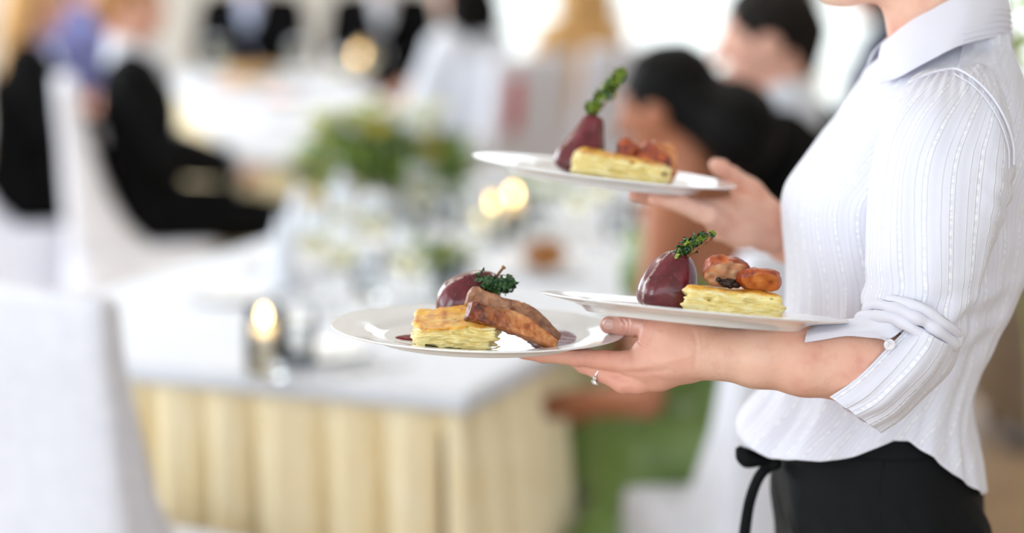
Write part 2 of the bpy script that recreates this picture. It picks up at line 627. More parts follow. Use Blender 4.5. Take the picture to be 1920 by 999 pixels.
def table(corner, u, v, wu, wv, cover_label, skirt_label, table_label, group):
    c = np.array(corner, float)
    ctr = c + u * wu / 2 + v * wv / 2
    rz = math.atan2(v[1], v[0])
    t = thing('banquet_table', (ctr[0], ctr[1], 0), table_label, 'table')
    obj('table_top', *box((ctr[0], ctr[1], .728), (wv - .02, wu - .02, .03), .004, rz), m_wood, t)
    for a in (.06, wv - .06):
        for b in (.06, wu - .06):
            p = c + u * b + v * a
            obj('leg', *tube([p + [0, 0, 0], p + [0, 0, .715]], [.02, .024], 12), m_wood, t)
    # cloth: a flat top with a short rounded fall
    def loop(off, z, n=90, wav=0, per=.1, ph=0):
        pts = []
        cs = [c - u * off - v * off, c + u * (wu + off) - v * off, c + u * (wu + off) + v * (wv + off), c - u * off + v * (wv + off)]
        L = 0
        for i in range(4):
            a, b = cs[i], cs[(i + 1) % 4]
            d = b - a; ln = np.linalg.norm(d); d = d / ln; nrm = np.array([d[1], -d[0], 0])
            if np.dot(nrm, a - ctr) < 0: nrm = -nrm
            k = max(int((wu, wv, wu, wv)[i] / wu * n), 8)
            for j in range(k):
                s = j / k * ln
                f = min(1, s / .05, (ln - s) / .05)
                q_ = (L + s) / per + .13 * math.sin(2 * PI * (L + s) / .61) + .06 * math.sin(2 * PI * (L + s) / .23)
                fr = q_ - math.floor(q_) - .5
                w = (.5 - 2.6 * math.exp(-(fr / .13) ** 2) + .35 * math.cos(2 * PI * fr * 2)) * wav * f
                q = a + d * s + nrm * w; pts.append((q[0], q[1], z))
            L += ln
        return pts
    R = [loop(-.02, .748), loop(0, .748), loop(.004, .7465), loop(.007, .741), loop(.0085, .725), loop(.010, .712), loop(.007, .712), loop(.0055, .725)]
    n = len(R[0]); G = np.array(R).reshape(-1, 3)
    F = gridF(len(R), n, True).tolist(); F.append(list(range(n))[::-1])
    cl = obj('tablecloth', G, F, m_linen, origin=(ctr[0], ctr[1], .745))
    tag(cl, cover_label, 'tablecloth', None)
    zs = [.735, .712, .68, .60, .45, .30, .15, .02]
    am = [.0015, .007, .015, .024, .033, .039, .042, .043]
    R = [loop(-.014 + .010 * k / 7 - .022 * (k < 1), z, 620, a, .118) for k, (z, a) in enumerate(zip(zs, am))]
    # hold the pleats behind the cloth's edge
    n = len(R[0]); G = np.array(R).reshape(-1, 3)
    sk = obj('table_skirt', G, gridF(len(R), n, True), m_gold, origin=(ctr[0], ctr[1], .02))
    mod(sk, 'SOLIDIFY', thickness=.0015)
    tag(sk, skirt_label, 'table skirt')
    return t, cl, sk


table(T1, U, Vv, 1.13, 2.75, 'white cloth on the near long table laid with glasses and flowers', 'pleated cream skirt hanging around the near long table', 'long banquet table under white cloth, nearest the waitress', 'tables')
U2 = np.array([.97, .22, 0]); U2 /= np.linalg.norm(U2); V2 = np.array([-.22, .97, 0]); V2 /= np.linalg.norm(V2)
T2c = np.array([-.874, 7.31, 0])
table(T2c, U2, V2, .76, 3.2, 'white cloth on the far long table beside the man in black', 'pleated cream skirt hanging around the far long table', 'long banquet table under white cloth, behind the flowers', 'tables')


# ================================================================== covered chairs
def chair_cover_proto(h=1.0):
    """a banquet chair under a floor length cover, facing +Y, standing at the origin"""
    t = thing('banquet_chair', (0, 0, 0))
    def ring(hw, y0, y1, z, n=56, wav=0, ex=5):
        cy, hy = (y0 + y1) / 2, (y1 - y0) / 2
        pts = []
        for k in range(n):
            a = 2 * PI * k / n
            ca, sa = math.cos(a), math.sin(a)
            r = (abs(ca) ** ex + abs(sa) ** ex) ** (-1 / ex)
            w = 1 + wav * math.sin(7 * a + .6) + wav * .6 * math.sin(11 * a)
            pts.append((hw * ca * r * w, cy + hy * sa * r * w, z))
        return pts
    # back sleeve of the cover: thin at the top, spreading towards the seat
    R = [ring(.212, -.255, -.210, h - .001, ex=7), ring(.218, -.264, -.203, h - .007, ex=7), ring(.220, -.267, -.198, h - .02, ex=7), ring(.221, -.262, -.185, h - .12, ex=6), ring(.225, -.256, -.16, .80, ex=6, wav=.004),
         ring(.231, -.252, -.12, .66, ex=6, wav=.008), ring(.237, -.247, -.06, .55, ex=6, wav=.01), ring(.242, -.243, .02, .475, ex=6, wav=.01)]
    n = 56; F = gridF(len(R), n, True).tolist(); F.append(list(range(n))[::-1])
    b = obj('back_cover', np.array(R).reshape(-1, 3), F, m_cover, t)
    S = [ring(.20, -.2, .21, .482), ring(.232, -.236, .232, .478), ring(.240, -.243, .241, .468), ring(.246, -.248, .247, .42, wav=.004), ring(.255, -.258, .256, .25, wav=.018), ring(.265, -.27, .268, .10, wav=.028), ring(.272, -.278, .274, .012, wav=.034)]
    F = gridF(len(S), n, True).tolist(); F.append(list(range(n))[::-1])
    s = obj('seat_cover', np.array(S).reshape(-1, 3), F, m_cover, t)
    for sx in (-.19, .19):
        for sy in (-.2, .2):
            obj('leg', *tube([(sx, sy, 0), (sx, sy, .44)], .016, 8), m_chrome, t)
    return t


CHAIRS = []
chair0 = chair_cover_proto()


def chair(x, y, ang, label, ribbon=False):
    c = chair0 if not CHAIRS else copy_tree(chair0)
    CHAIRS.append(c)
    c.location = (x, y, 0); c.rotation_euler = (0, 0, math.radians(ang))
    tag(c, label, 'chair', 'white covered banquet chairs')
    return c


# angle: 0 faces away from the camera (+Y); 90 faces -X; -90 faces +X
chair(-.700, 3.80, -30, 'white covered chair with its back to the camera, at the end of the near table')
chair(-1.20, 7.32, -78, 'white covered chair that the man in black sits on')
chair(-1.72, 7.72, -72, 'white covered chair that the blond woman in black sits on')
red_chair = chair(-.12, 8.35, 52, 'white covered chair beyond the flowers with a red ribbon on its back')
chair(.30, 8.85, 40, 'white covered chair that the long-haired blond guest sits on')
chair(.50, 4.23, 26, 'white covered chair of the woman in the green dress, turned aside')
chair(.72, 4.95, 66, 'white covered chair that the man in the dark suit sits on')
chair(1.42, 8.35, 60, 'white covered chair under the far guest in dark blue')
chair(-2.0, 10.75, 190, 'white covered chair of the far guest in violet blue')
chair(-1.22, 10.85, 180, 'white covered chair of the far guest in the pale shirt')
chair(-.62, 10.9, 180, 'white covered chair of the dark-coated guest beyond the table')


# ================================================================== seated guests
def guest(name_label, loc, rz, lean=6, head=(0, 0), wrists=None, elbows=None, knees=.12, skin=None, top=None, legs=None, hair=None, hairkind='short',
          female=False, dress=False, collar=None, vox=.0085, sleeves=True, scale=1.0, cuffs=False):
    B = Body()
    le = math.radians(-lean)
    piv = np.array([0, 0, .5]); RX = rotm('x', le)
    T = lambda p: (RX @ (np.array(p, float) - piv) + piv)
    sw = .165 if female else .19
    sl, sr = T((-sw, 0, 1.02)), T((sw, 0, 1.02))
    hips = [np.array((-.09, .03, .555)), np.array((.09, .03, .555))]
    kn = [np.array((-knees, .43, .535)), np.array((knees, .43, .535))]
    an = [np.array((-knees, .40, .085)), np.array((knees, .40, .085))]
    el = elbows or [(-.235, .10, .80), (.235, .10, .80)]
    wr = wrists or [(-.10, .32, .66), (.10, .32, .66)]
    el = [np.array(e, float) for e in el]; wr = [np.array(w, float) for w in wr]
    def torso(B, g=0.0, k=.05):
        B.ell(T((0, .0, .56)), (.165 + g, .125 + g, .12 + g), k=k)
        B.ell(T((0, 0, .72)), ((.13 if female else .15) + g, .10 + g, .15 + g), RX, k)
        B.ell(T((0, .005, .90)), ((.145 if female else .175) + g, .112 + g, .16 + g), RX, k)
        B.cap(T((-sw + .04, -.005, 1.02)), T((sw - .04, -.005, 1.02)), .06 + g, .06 + g, k)
        if female:
            for s in (-1, 1): B.ell(T((s * .07, .085, .90)), (.058 + g, .05 + g, .055 + g), RX, .03)
    def arms(B, g=0.0, upto=1.0):
        for s, e, w in ((sl, el[0], wr[0]), (sr, el[1], wr[1])):
            f = .82 if female else 1
            B.cap(s, e, .05 * f + g, .041 * f + g, .03)
            q = e + (w - e) * upto
            B.cap(e, q, .042 * f + g, (.042 + (.028 - .042) * upto) * f + g, .02)
    def legsf(B, g=0.0):
        for h, q, a in zip(hips, kn, an):
            B.cap(h, q, .085 + g, .06 + g, .05); B.cap(q, a, .057 + g, .04 + g, .03)
    torso(B); arms(B); legsf(B)
    for q, a in zip(kn, an):
        B.cap(a, a + [0, .0, -.035], .04, .036, .02); B.cap(a + [0, -.03, -.05], a + [0, .13, -.058], .034, .026, .02)
    for e, w, sgn in ((el[0], wr[0], -1), (el[1], wr[1], 1)):
        d = (w - e) / np.linalg.norm(w - e); sd = np.cross(d, [0, 0, 1]); sd /= np.linalg.norm(sd)
        up = np.cross(sd, d)
        B.cap(w, w + d * .05, .025, .03, .015); B.ell(w + d * .055, (.042, .042, .022), np.stack([sd, d, up], 1), .012)
        for k in range(4):
            b = w + d * .09 + sd * (-.03 + .02 * k); ln = (.062, .076, .070, .055)[k if sgn > 0 else 3 - k]
            B.chain([b, b + d * ln * .5 + up * .004, b + d * ln - up * .014], [.0095, .009, .0075], .006)
        b = w + d * .03 - sd * sgn * .03; B.chain([b, b + d * .03 - sd * sgn * .02, b + d * .06 - sd * sgn * .022], [.013, .011, .009], .008)
    # neck and head
    nb = T((0, -.015, 1.06)); hc = T((0, .03, 1.235))
    RH = RX @ rotm('z', math.radians(head[0])) @ rotm('x', math.radians(head[1]))
    H = lambda p: hc + RH @ np.array(p, float)
    B.cap(nb, H((0, -.02, -.05)), .056 if not female else .05, .052 if not female else .046, .03)
    def skull(B, g=0.0, k=.03): B.ell(H((0, -.012, .02)), (.075 + g, .095 + g, .093 + g), RH, k)
    skull(B)
    B.cap(H((0, .03, -.02)), H((0, .045, -.072)), .056, .038, .03); B.ell(H((0, .066, -.095)), (.022, .018, .016), RH, .02)
    B.cap(H((0, .088, .012)), H((0, .106, -.028)), .009, .015, .012)
    B.cap(H((-.03, .078, .03)), H((.03, .078, .03)), .010, .010, .012)
    B.cap(H((-.018, .09, -.062)), H((.018, .09, -.062)), .009, .009, .008)
    for s in (-1, 1):
        B.ell(H((s * .076, -.005, -.012)), (.010, .022, .032), RH, .008)
        B.sub(H((s * .031, .098, .008)), (.016, .013, .011), RH, .01)
    if scale != 1: pass
    V, F = B.build(vox)
    body = obj('person', V, F, skin or m_skinpale, origin=(0, 0, 0))
    for s in (-1, 1):
        v, f = lathe([(0, -.012), (.009, -.008), (.012, 0), (.009, .008), (0, .012)], 14)
        obj('eye', v @ RH.T + H((s * .031, .067, .008)), f, m_eye, body)
        v, f = lathe([(0, 0), (.0055, -.0005), (.006, -.003)], 14)
        v = v @ rotm('x', -PI / 2).T
        obj('iris', v @ RH.T + H((s * .031, .0797, .008)), f, m_iris, body)
    # clothes
    if top is not None:
        C = Body(); torso(C, .012)
        if sleeves: arms(C, .011, .9)
        C.sub(T((0, .02, 1.13)), (.075, .085, .09), RX, .02)
        if dress: C.sub(T((0, 0, 1.09)), (.5, .5, .115), RX, .01); C.sub(T((0, -.26, 1.0)), (.5, .28, .17), RX, .03)
        V, F = C.build(vox)
        N = vnormals(V, F)
        V = V + N * (.005 * vnoise(V[:, 0] * 18, V[:, 1] * 18, V[:, 2] * 9, 3))[:, None]
        obj('dress_bodice' if dress else 'jacket', V, F, top, body)
        if collar is not None:
            Q = Body(); Q.cap(T((0, -.012, 1.055)), T((0, -.008, 1.105)), .072, .062, .01); Q.sub(T((0, .06, 1.16)), (.06, .08, .06), RX, .01)
            Q.cap(T((0, .115, .80)), T((0, .085, 1.04)), .012, .045, .02)
            V, F = Q.build(vox); obj('shirt', V, F, collar, body)
        if cuffs:
            for e, w in zip(el, wr):
                obj('cuff', *tube([e + (w - e) * .88, e + (w - e) * 1.0], [.038, .036], 18, True), m_linen, body)
    if dress:
        C = Body(); C.ell(T((0, .02, .56)), (.19, .16, .13), k=.06)
        for h, q, a in zip(hips, kn, an):
            C.cap(h + [0, 0, -.02], q + [0, .03, -.03], .098, .085, .09); C.cap(q + [0, .03, -.03], a + [0, .03, .03], .085, .15, .08)
            C.cap(h + [h[0] * .8, .10, -.05], a + [h[0] * 1.2, -.16, .05], .075, .14, .08)
        C.cap(hips[0] + [0, .1, -.02], hips[1] + [0, .1, -.02], .09, .09, .08); C.cap(kn[0] + [0, 0, 0], kn[1], .085, .085, .08)
        C.cap((kn[0] + kn[1]) / 2 + [0, .02, -.02], (an[0] + an[1]) / 2 + [0, .04, .05], .1, .13, .08)
        V, F = C.build(vox); N = vnormals(V, F)
        fold = np.abs(vnoise(V[:, 0] * 11 + V[:, 1] * 5, V[:, 1] * 7, V[:, 2] * 6, 5)) - .3
        V = V + N * (.028 * fold)[:, None]
        V = relax(V, F, 1)
        obj('skirt', V, F, legs, body)
    elif legs is not None:
        C = Body(); C.ell(T((0, 0, .56)), (.178, .138, .125), k=.05); legsf(C, .014)
        V, F = C.build(vox); N = vnormals(V, F)
        V = V + N * (.005 * vnoise(V[:, 0] * 16, V[:, 1] * 16, V[:, 2] * 16, 6))[:, None]
        obj('trousers', V, F, legs, body)
    for a in an:
        S = Body(); S.cap(a + [0, -.035, -.055], a + [0, .135, -.062], .037, .030, .02); S.cap(a + [0, 0, -.05], a + [0, 0, -.03], .04, .041, .02)
        def cut(d, xs, ys, zs): np.maximum(d, np.broadcast_to((.004 - zs)[None, None, :], d.shape), out=d)
        V, F = S.build(.008, post=cut); obj('shoe', V, F, m_shoe, body)
    # hair
    if hair is not None:
        C = Body(); C.ell(H((0, -.02, .032)), (.084, .100, .096), RH, .02)
        if hairkind == 'bun':
            C.ell(H((0, -.08, -.03)), (.078, .06, .07), RH, .03)
            C.ell(H((0, -.145, -.072)), (.092, .080, .098), RH, .03)
        if hairkind == 'long':
            for s in (-1, 0, 1):
                C.chain([H((s * .055, -.045, .02)), H((s * .075, -.06, -.09)), H((s * .078, -.065, -.24)), H((s * .05, -.07, -.36))], [.06, .05, .042, .02], .03)
        if hairkind == 'short':
            C.cap(H((0, -.075, .0)), H((0, -.07, -.055)), .05, .035, .03)
        C.sub(H((0, .088, -.045)), (.088, .075, .098), RH, .012)
        if hairkind != 'long':
            for s in (-1, 1): C.sub(H((s * .085, .012, -.03)), (.03, .03, .04), RH, .01)
        V, F = C.build(vox * .8)
        V = V + vnormals(V, F) * (.004 * vnoise(V[:, 0] * 60, V[:, 1] * 60, V[:, 2] * 25, 4))[:, None]
        obj('hair', V, F, hair, body)
    body.location = loc; body.rotation_euler = (0, 0, math.radians(rz))
    tag(body, name_label, 'person')
    return body


m_green = mottled('green_satin', rgb(84, 108, 48), rgb(120, 146, 76), 6, .42, sheen=.2)
m_greenb = mottled('green_bodice', rgb(92, 116, 56), rgb(110, 136, 68), 8, .45)
m_paleblue = mottled('pale_blue_shirt', rgb(176, 186, 214), rgb(190, 199, 224), 12, .7)
m_violet = mottled('violet_blue_cloth', rgb(96, 100, 150), rgb(116, 120, 168), 12, .8)
m_grey = mottled('grey_cloth', rgb(120, 120, 126), rgb(140, 140, 146), 12, .8)

woman_ = guest('dark-haired woman in a strapless green dress seated at the near table', (.445, 4.45, 0), 64, lean=10, head=(2, -4), skin=m_skintan, top=m_greenb, legs=m_green, dress=True, sleeves=False, hair=m_hairblack, hairkind='bun', female=True,
      elbows=[(-.33, .06, .69), (.24, .12, .78)], wrists=[(-.235, .36, .620), (.02, .36, .655)], vox=.0075)
woman_.scale = (.98, .98, .98)
man_ = guest('short-haired man in a dark suit and white collar seated behind the dark-haired woman', (.635, 4.98, 0), 66, lean=4, head=(22, -4), top=m_black, legs=m_black, collar=m_linen, hair=m_hairdark, cuffs=True, vox=.0075)
man_.scale = (1.05, 1.05, 1.05)
guest('man in black leaning back on a white chair beside the far table', (-1.17, 7.33, 0), -78, lean=-6, head=(0, -8), top=m_black, legs=m_black, hair=m_hairbrown, collar=m_linen, cuffs=True,
      elbows=[(-.26, .06, .76), (.26, .05, .76)], wrists=[(-.12, .29, .70), (.10, .26, .70)])
guest('blond woman in a black jacket seen from behind at the frame edge', (-1.70, 7.73, 0), -72, lean=5, head=(-10, -2), top=m_black, legs=m_black, hair=m_hairblond, hairkind='long', female=True)
guest('far guest in a black jacket over a pale blue shirt', (-1.22, 10.85, 0), 176, lean=8, top=m_black, legs=m_black, collar=m_paleblue, hair=m_hairdark, vox=.01)
guest('far guest in violet blue with dark hair beside the black jacket', (-2.0, 10.75, 0), 190, lean=8, top=m_violet, legs=m_black, hair=m_hairblack, hairkind='long', female=True, vox=.01)
guest('far guest in a dark coat and white collar beyond the table', (-.62, 10.9, 0), 185, lean=8, top=m_black, legs=m_black, collar=m_linen, hair=m_hairbrown, vox=.01)
guest('far guest with long black hair seated on the chair with the red ribbon', (-.13, 8.36, 0), 52, lean=4, top=m_linen, legs=m_grey, hair=m_hairblack, hairkind='long', female=True, vox=.01)
guest('far guest with long blond hair seated with her back to the camera by the windows', (.29, 8.87, 0), 40, lean=3, head=(0, 0), top=m_hairblond, legs=m_grey, hair=m_hairblond, hairkind='long', female=True, vox=.01)
guest('far guest in dark blue with black hair behind the waitress shoulder', (1.42, 8.35, 0), 65, lean=5, top=m_navy, legs=m_black, hair=m_hairblack, female=True, hairkind='long', vox=.01)

# red ribbon hanging down the back of one chair
G = patch([[(-.165, -.268, .93), (-.10, -.268, .935)], [(-.168, -.275, .90), (-.104, -.275, .90)], [(-.175, -.276, .83), (-.112, -.276, .83)], [(-.185, -.272, .74), (-.122, -.272, .735)]], 18, 5)
ro = obj('ribbon', G.reshape(-1, 3), gridF(18, 5), Mat('red_satin', rgb(206, 62, 66), .4).m, origin=(0, 0, 0))
mod(ro, 'SOLIDIFY', thickness=.003)
ro.location = red_chair.location; ro.rotation_euler = red_chair.rotation_euler
tag(ro, 'red ribbon hanging down the back of a white covered chair', 'ribbon')

# ================================================================== tableware
TOP = .7485


def wineglass_proto():
    t = thing('wine_glass', (0, 0, 0))
    outer = [(0, 0), (.034, 0), (.0345, .0015), (.02, .004), (.006, .010), (.004, .02), (.0038, .07), (.005, .085), (.014, .094), (.028, .106), (.037, .125), (.0395, .142), (.038, .165), (.0335, .195), (.0325, .198)]
    inner = [(.0318, .197), (.0368, .165), (.0382, .142), (.0358, .126), (.027, .108), (.013, .097), (0, .094)]
    obj('glass', *lathe(outer + inner, 40), m_glass, t)
    liq = [(0, .0945), (.0125, .0975), (.0266, .1085), (.0354, .126), (.0372, .137), (0, .137)]
    obj('wine', *lathe(liq, 36), m_wine, t)
    return t


def tumbler_proto():
    t = thing('water_glass', (0, 0, 0))
    obj('glass', *lathe([(0, 0), (.030, 0), (.032, .003), (.037, .11), (.0365, .112), (.0352, .110), (.0302, .012), (0, .010)], 40), m_glass, t)
    obj('water', *lathe([(0, .0105), (.0298, .0125), (.0325, .062), (0, .062)], 36), m_glass, t)
    return t


def candle_proto():
    t = thing('candle_holder', (0, 0, 0))
    obj('glass', *lathe([(0, 0), (.034, 0), (.036, .003), (.036, .13), (.0345, .131), (.0335, .129), (.0335, .008), (0, .006)], 40), m_glass, t)
    c = obj('candle', *lathe([(0, .0065), (.026, .0065), (.0265, .075), (.022, .078), (0, .076)], 32), Mat('candle_wax', rgb(246, 240, 222), .5, sss=.2).m, t)
    obj('wick', *tube([(0, 0, .076), (.001, 0, .084), (.002, 0, .088)], .001, 6), m_hairblack, c)
    obj('flame', *lathe([(0, .083), (.006, .09), (.0085, .098), (.006, .112), (.0025, .124), (0, .13)], 20), Mat('candle_flame', (1, .6, .2), .5, emit=((1, .60, .22, 1), 38)).m, c)
    return t


def plate_profile(R=.15, foot=.104, h=.0145):
    k = R / .15
    return [(0, .0035), (.060 * k, .0036), (.092 * k, .0040), (.098 * k, .0046), (.103 * k, .0066), (.108 * k, .0088), (.116 * k, .0101), (.135 * k, .0127), (.1475 * k, .0145), (.1492 * k, .0146),
            (.15 * k, .0140), (.1496 * k, .0132), (.147 * k, .0122), (.133 * k, .0102), (.117 * k, .0074), (.109 * k, .0042), (.1055 * k, .0010), (.1045 * k, .0002), (.1020 * k, 0), (.0995 * k, .0004), (.0975 * k, .0014), (.05 * k, .0014), (0, .0014)]


PLATEV, PLATEF = lathe(plate_profile(), 128)


def small_plate(R, n=48):
    return lathe(plate_profile(R), n)


ITEMS = {}


def place(kind, proto, x, y, z, label, cat, group, rz=0):
    first = kind not in ITEMS
    if first: ITEMS[kind] = proto()
    o = ITEMS[kind] if first else copy_tree(ITEMS[kind])
    o.location = (x, y, z); o.rotation_euler = (0, 0, rz)
    return tag(o, label, cat, group)


def px_top(px, py): return on_z(px, py, TOP)[:2]


gl = [(640, 585, 'wine glass of white wine left of the yellow-green posy, nearer one'), (762, 600, 'wine glass of white wine just left of the yellow-green posy'), (640, 505, 'wine glass standing before the dark leaves of the flowers'),
      (790, 452, 'wine glass standing in front of the flower bowl at its right'), (905, 505, 'wine glass standing left of the lit candles'), (1085, 470, 'wine glass beside the pale green posy'), (590, 560, 'wine glass behind the lit candle holder'), (1130, 440, 'wine glass near the dark-haired woman'),
      (700, 520, 'wine glass in the middle of the near table')]
for i, (a, b, lb) in enumerate(gl):
    p = px_top(a, b); place('wine', wineglass_proto, p[0], p[1], TOP, lb, 'glass', 'wine glasses on the near table', i)
tb = [(560, 690, 'empty water glass near the front of the table, beside the cutlery'), (835, 430, 'water glass at the foot of the flower bowl'), (690, 560, 'water glass between two wine glasses'), (850, 560, 'water glass right of the yellow-green posy'), (1160, 455, 'water glass close to the dark-haired woman')]
for i, (a, b, lb) in enumerate(tb):
    p = px_top(a, b); place('water', tumbler_proto, p[0], p[1], TOP, lb, 'glass', 'water glasses on the near table', i)
cl_ = [(497, 706, 'lit candle in a clear glass nearest the front of the table'), (930, 462, 'lit candle in a clear glass under the raised plate, left one'), (962, 447, 'lit candle in a clear glass under the raised plate, right one')]
for i, (a, b, lb) in enumerate(cl_):
    p = px_top(a, b); place('candle', candle_proto, p[0], p[1], TOP, lb, 'candle', 'lit candles on the near table', i)


def side_plate_proto():
    return obj('side_plate', *small_plate(.095), m_china, origin=(0, 0, 0))


def dinner_plate_proto():
    return obj('dinner_plate', *small_plate(.135), m_china, origin=(0, 0, 0))


for (a, b, lb) in [(600, 668, 'small empty plate beside the cutlery at the front of the table'), (1015, 512, 'small plate with a browned roll on it'), (860, 620, 'small plate under the left served plate'), (430, 560, 'small plate at the left edge of the near table')]:
    p = px_top(a, b); place('sideplate', side_plate_proto, p[0], p[1], TOP, lb, 'plate', 'side plates')
for (a, b, lb) in [(1200, 405, 'dinner plate with browned food in front of the dark-haired woman'), (1240, 345, 'dinner plate in front of the man in the dark suit'), (700, 470, 'white dinner plate in the middle of the near table'), (560, 500, 'white dinner plate at the left side of the near table')]:
    p = px_top(a, b); place('dinnerplate', dinner_plate_proto, p[0], p[1], TOP, lb, 'plate', 'dinner plates on the near table')


def lump(c, r, seed, amp=.12, n=28, fr=2.5):
    v, f = lathe([(0, -1)] + [(math.sin(PI * k / n), -math.cos(PI * k / n)) for k in range(1, n)] + [(0, 1)], n * 2)
    v = v * (1 + amp * vnoise(v[:, 0] * fr + 5, v[:, 1] * fr, v[:, 2] * fr, seed))[:, None]
    return v * np.array(r) + np.array(c), f


m_bread = mottled('browned_crust', rgb(120, 70, 24), rgb(186, 124, 54), 18, .5)
p = px_top(1020, 508); tag(obj('bread_roll', *lump((p[0], p[1], TOP + .040), (.050, .042, .035), 3), m_bread), 'browned round roll on a small plate by the right table edge', 'bread')
p = px_top(1200, 402); tag(obj('roast_portion', *lump((p[0], p[1], TOP + .024), (.05, .045, .02), 9), m_bread), 'browned roast portion on the plate before the dark-haired woman', 'food')


def fork_proto():
    V = [tube([(0, 0, .002), (0, .06, .004), (0, .12, .002)], [.004, .003, .0025], 8, flat=.35)]
    V.append(tube([(0, .118, .002), (0, .135, .003), (0, .15, .005)], [.003, .010, .010], 8, flat=.2))
    for k in range(4): V.append(tube([(-.0075 + .005 * k, .148, .005), (-.0075 + .005 * k, .195, .003)], [.0016, .0009], 6))
    return obj('fork', *join(V), m_chrome, origin=(0, 0, 0))


def knife_proto():
    V = [tube([(0, 0, .003), (0, .05, .004), (0, .10, .003)], [.005, .0055, .0045], 8, flat=.5), tube([(0, .098, .003), (0, .13, .003), (0, .19, .003), (.004, .215, .003)], [.004, .0095, .009, .002], 8, flat=.15)]
    return obj('table_knife', *join(V), m_chrome, origin=(0, 0, 0))


p = px_top(545, 715); place('fork', fork_proto, p[0], p[1], TOP, 'silver fork at the front edge of the near table', 'fork', None, -.9)
p = px_top(600, 712); place('knife', knife_proto, p[0], p[1], TOP, 'silver table knife at the front edge of the near table', 'knife', None, -.9)


def napkin_proto():
    """a cloth napkin rolled into an upright cone"""
    V = []
    n, m = 26, 14
    G = np.zeros((m, n, 3))
    for i in range(m):
        z = .17 * i / (m - 1)
        for j in range(n):
            a = 2 * PI * 1.25 * j / (n - 1)
            r = (.045 * (1 - z / .185) + .004) * (1 + .10 * j / n) * (1 + .05 * math.sin(3 * a))
            G[i, j] = (r * math.cos(a), r * math.sin(a), z * (1 - .12 * (j / n)))
    o = obj('napkin', G.reshape(-1, 3), gridF(m, n), m_linen, origin=(0, 0, 0))
    mod(o, 'SOLIDIFY', thickness=.002)
    return o


for (a, b, lb) in [(530, 545, 'white napkin folded into a cone at the left of the near table'), (560, 470, 'white napkin cone on the near table before the cream skirt'), (640, 440, 'white napkin cone beside the dark flower leaves'), (790, 400, 'white napkin cone in front of the flowers')]:
    p = px_top(a, b); place('napkin', napkin_proto, p[0], p[1], TOP, lb, 'napkin', 'folded napkins on the near table', a)

# ---- flowers
def leaf_mesh(n, rad, hgt, size, seed, bow=.3):
    rng = np.random.RandomState(seed)
    V, F = [], []
    for k in range(n):
        a, rr = rng.rand() * 2 * PI, math.sqrt(rng.rand())
        c = np.array([rad[0] * rr * math.cos(a), rad[1] * rr * math.sin(a), hgt * (.15 + .85 * rng.rand()) * (1.05 - .6 * rr * rr)])
        d = np.array([math.cos(a) * (.5 + rr), math.sin(a) * (.5 + rr), .5 + rng.rand() - .7 * rr]) + rng.randn(3) * .35
        d /= np.linalg.norm(d)
        w = np.cross(d, [0, 0, 1.0]) + rng.randn(3) * .3; w /= np.linalg.norm(w)
        nn = np.cross(w, d)
        L = size * (.6 + .8 * rng.rand()); Wd = L * .26
        b = len(V)
        V += [c, c + d * L * .35 + w * Wd + nn * L * .06, c + d * L * .45, c + d * L * .35 - w * Wd + nn * L * .06, c + d * L - nn * L * bow * rng.rand(), c + d * L * .72 + w * Wd * .6, c + d * L * .72 - w * Wd * .6]
        F += [[b, b + 1, b + 2], [b, b + 2, b + 3], [b + 1, b + 5, b + 2], [b + 2, b + 5, b + 4], [b + 2, b + 4, b + 6], [b + 3, b + 2, b + 6]]
    return np.array(V), F


def blossom(c, r, seed):
    rng = np.random.RandomState(seed)
    P = [lump(c, (r * .45, r * .45, r * .4), seed, n=8)]
    for ring, (k, rr, up) in enumerate([(5, .55, .55), (7, .85, .2), (8, 1.0, -.1)]):
        for j in range(k):
            a = 2 * PI * j / k + ring * .5
            d = np.array([math.cos(a), math.sin(a), up]); d /= np.linalg.norm(d)
            s = np.array([-math.sin(a), math.cos(a), 0])
            q = np.array(c) + d * r * rr * .55; t = np.array(c) + d * r * rr * 1.1 + np.array([0, 0, r * .15])
            m_ = (q + t) / 2 + np.array([0, 0, r * .08])
            P.append((np.array([q - s * r * .12, q + s * r * .12, m_ + s * r * .34, t + s * r * .15, t - s * r * .15, m_ - s * r * .34]), [[0, 1, 2, 5], [5, 2, 3, 4]]))
    return join(P)


m_leafdark = mottled('dark_leaf', rgb(38, 74, 34), rgb(70, 112, 46), 20, .45)
m_leaflight = mottled('light_leaf', rgb(128, 158, 66), rgb(170, 190, 96), 20, .5)
m_petalwhite = mottled('cream_petal', rgb(232, 232, 210), rgb(246, 246, 232), 20, .6)
m_petallime = mottled('lime_petal', rgb(178, 186, 74), rgb(206, 210, 118), 20, .6)
m_petalyellow = mottled('yellow_petal', rgb(196, 180, 60), rgb(220, 206, 96), 20, .6)


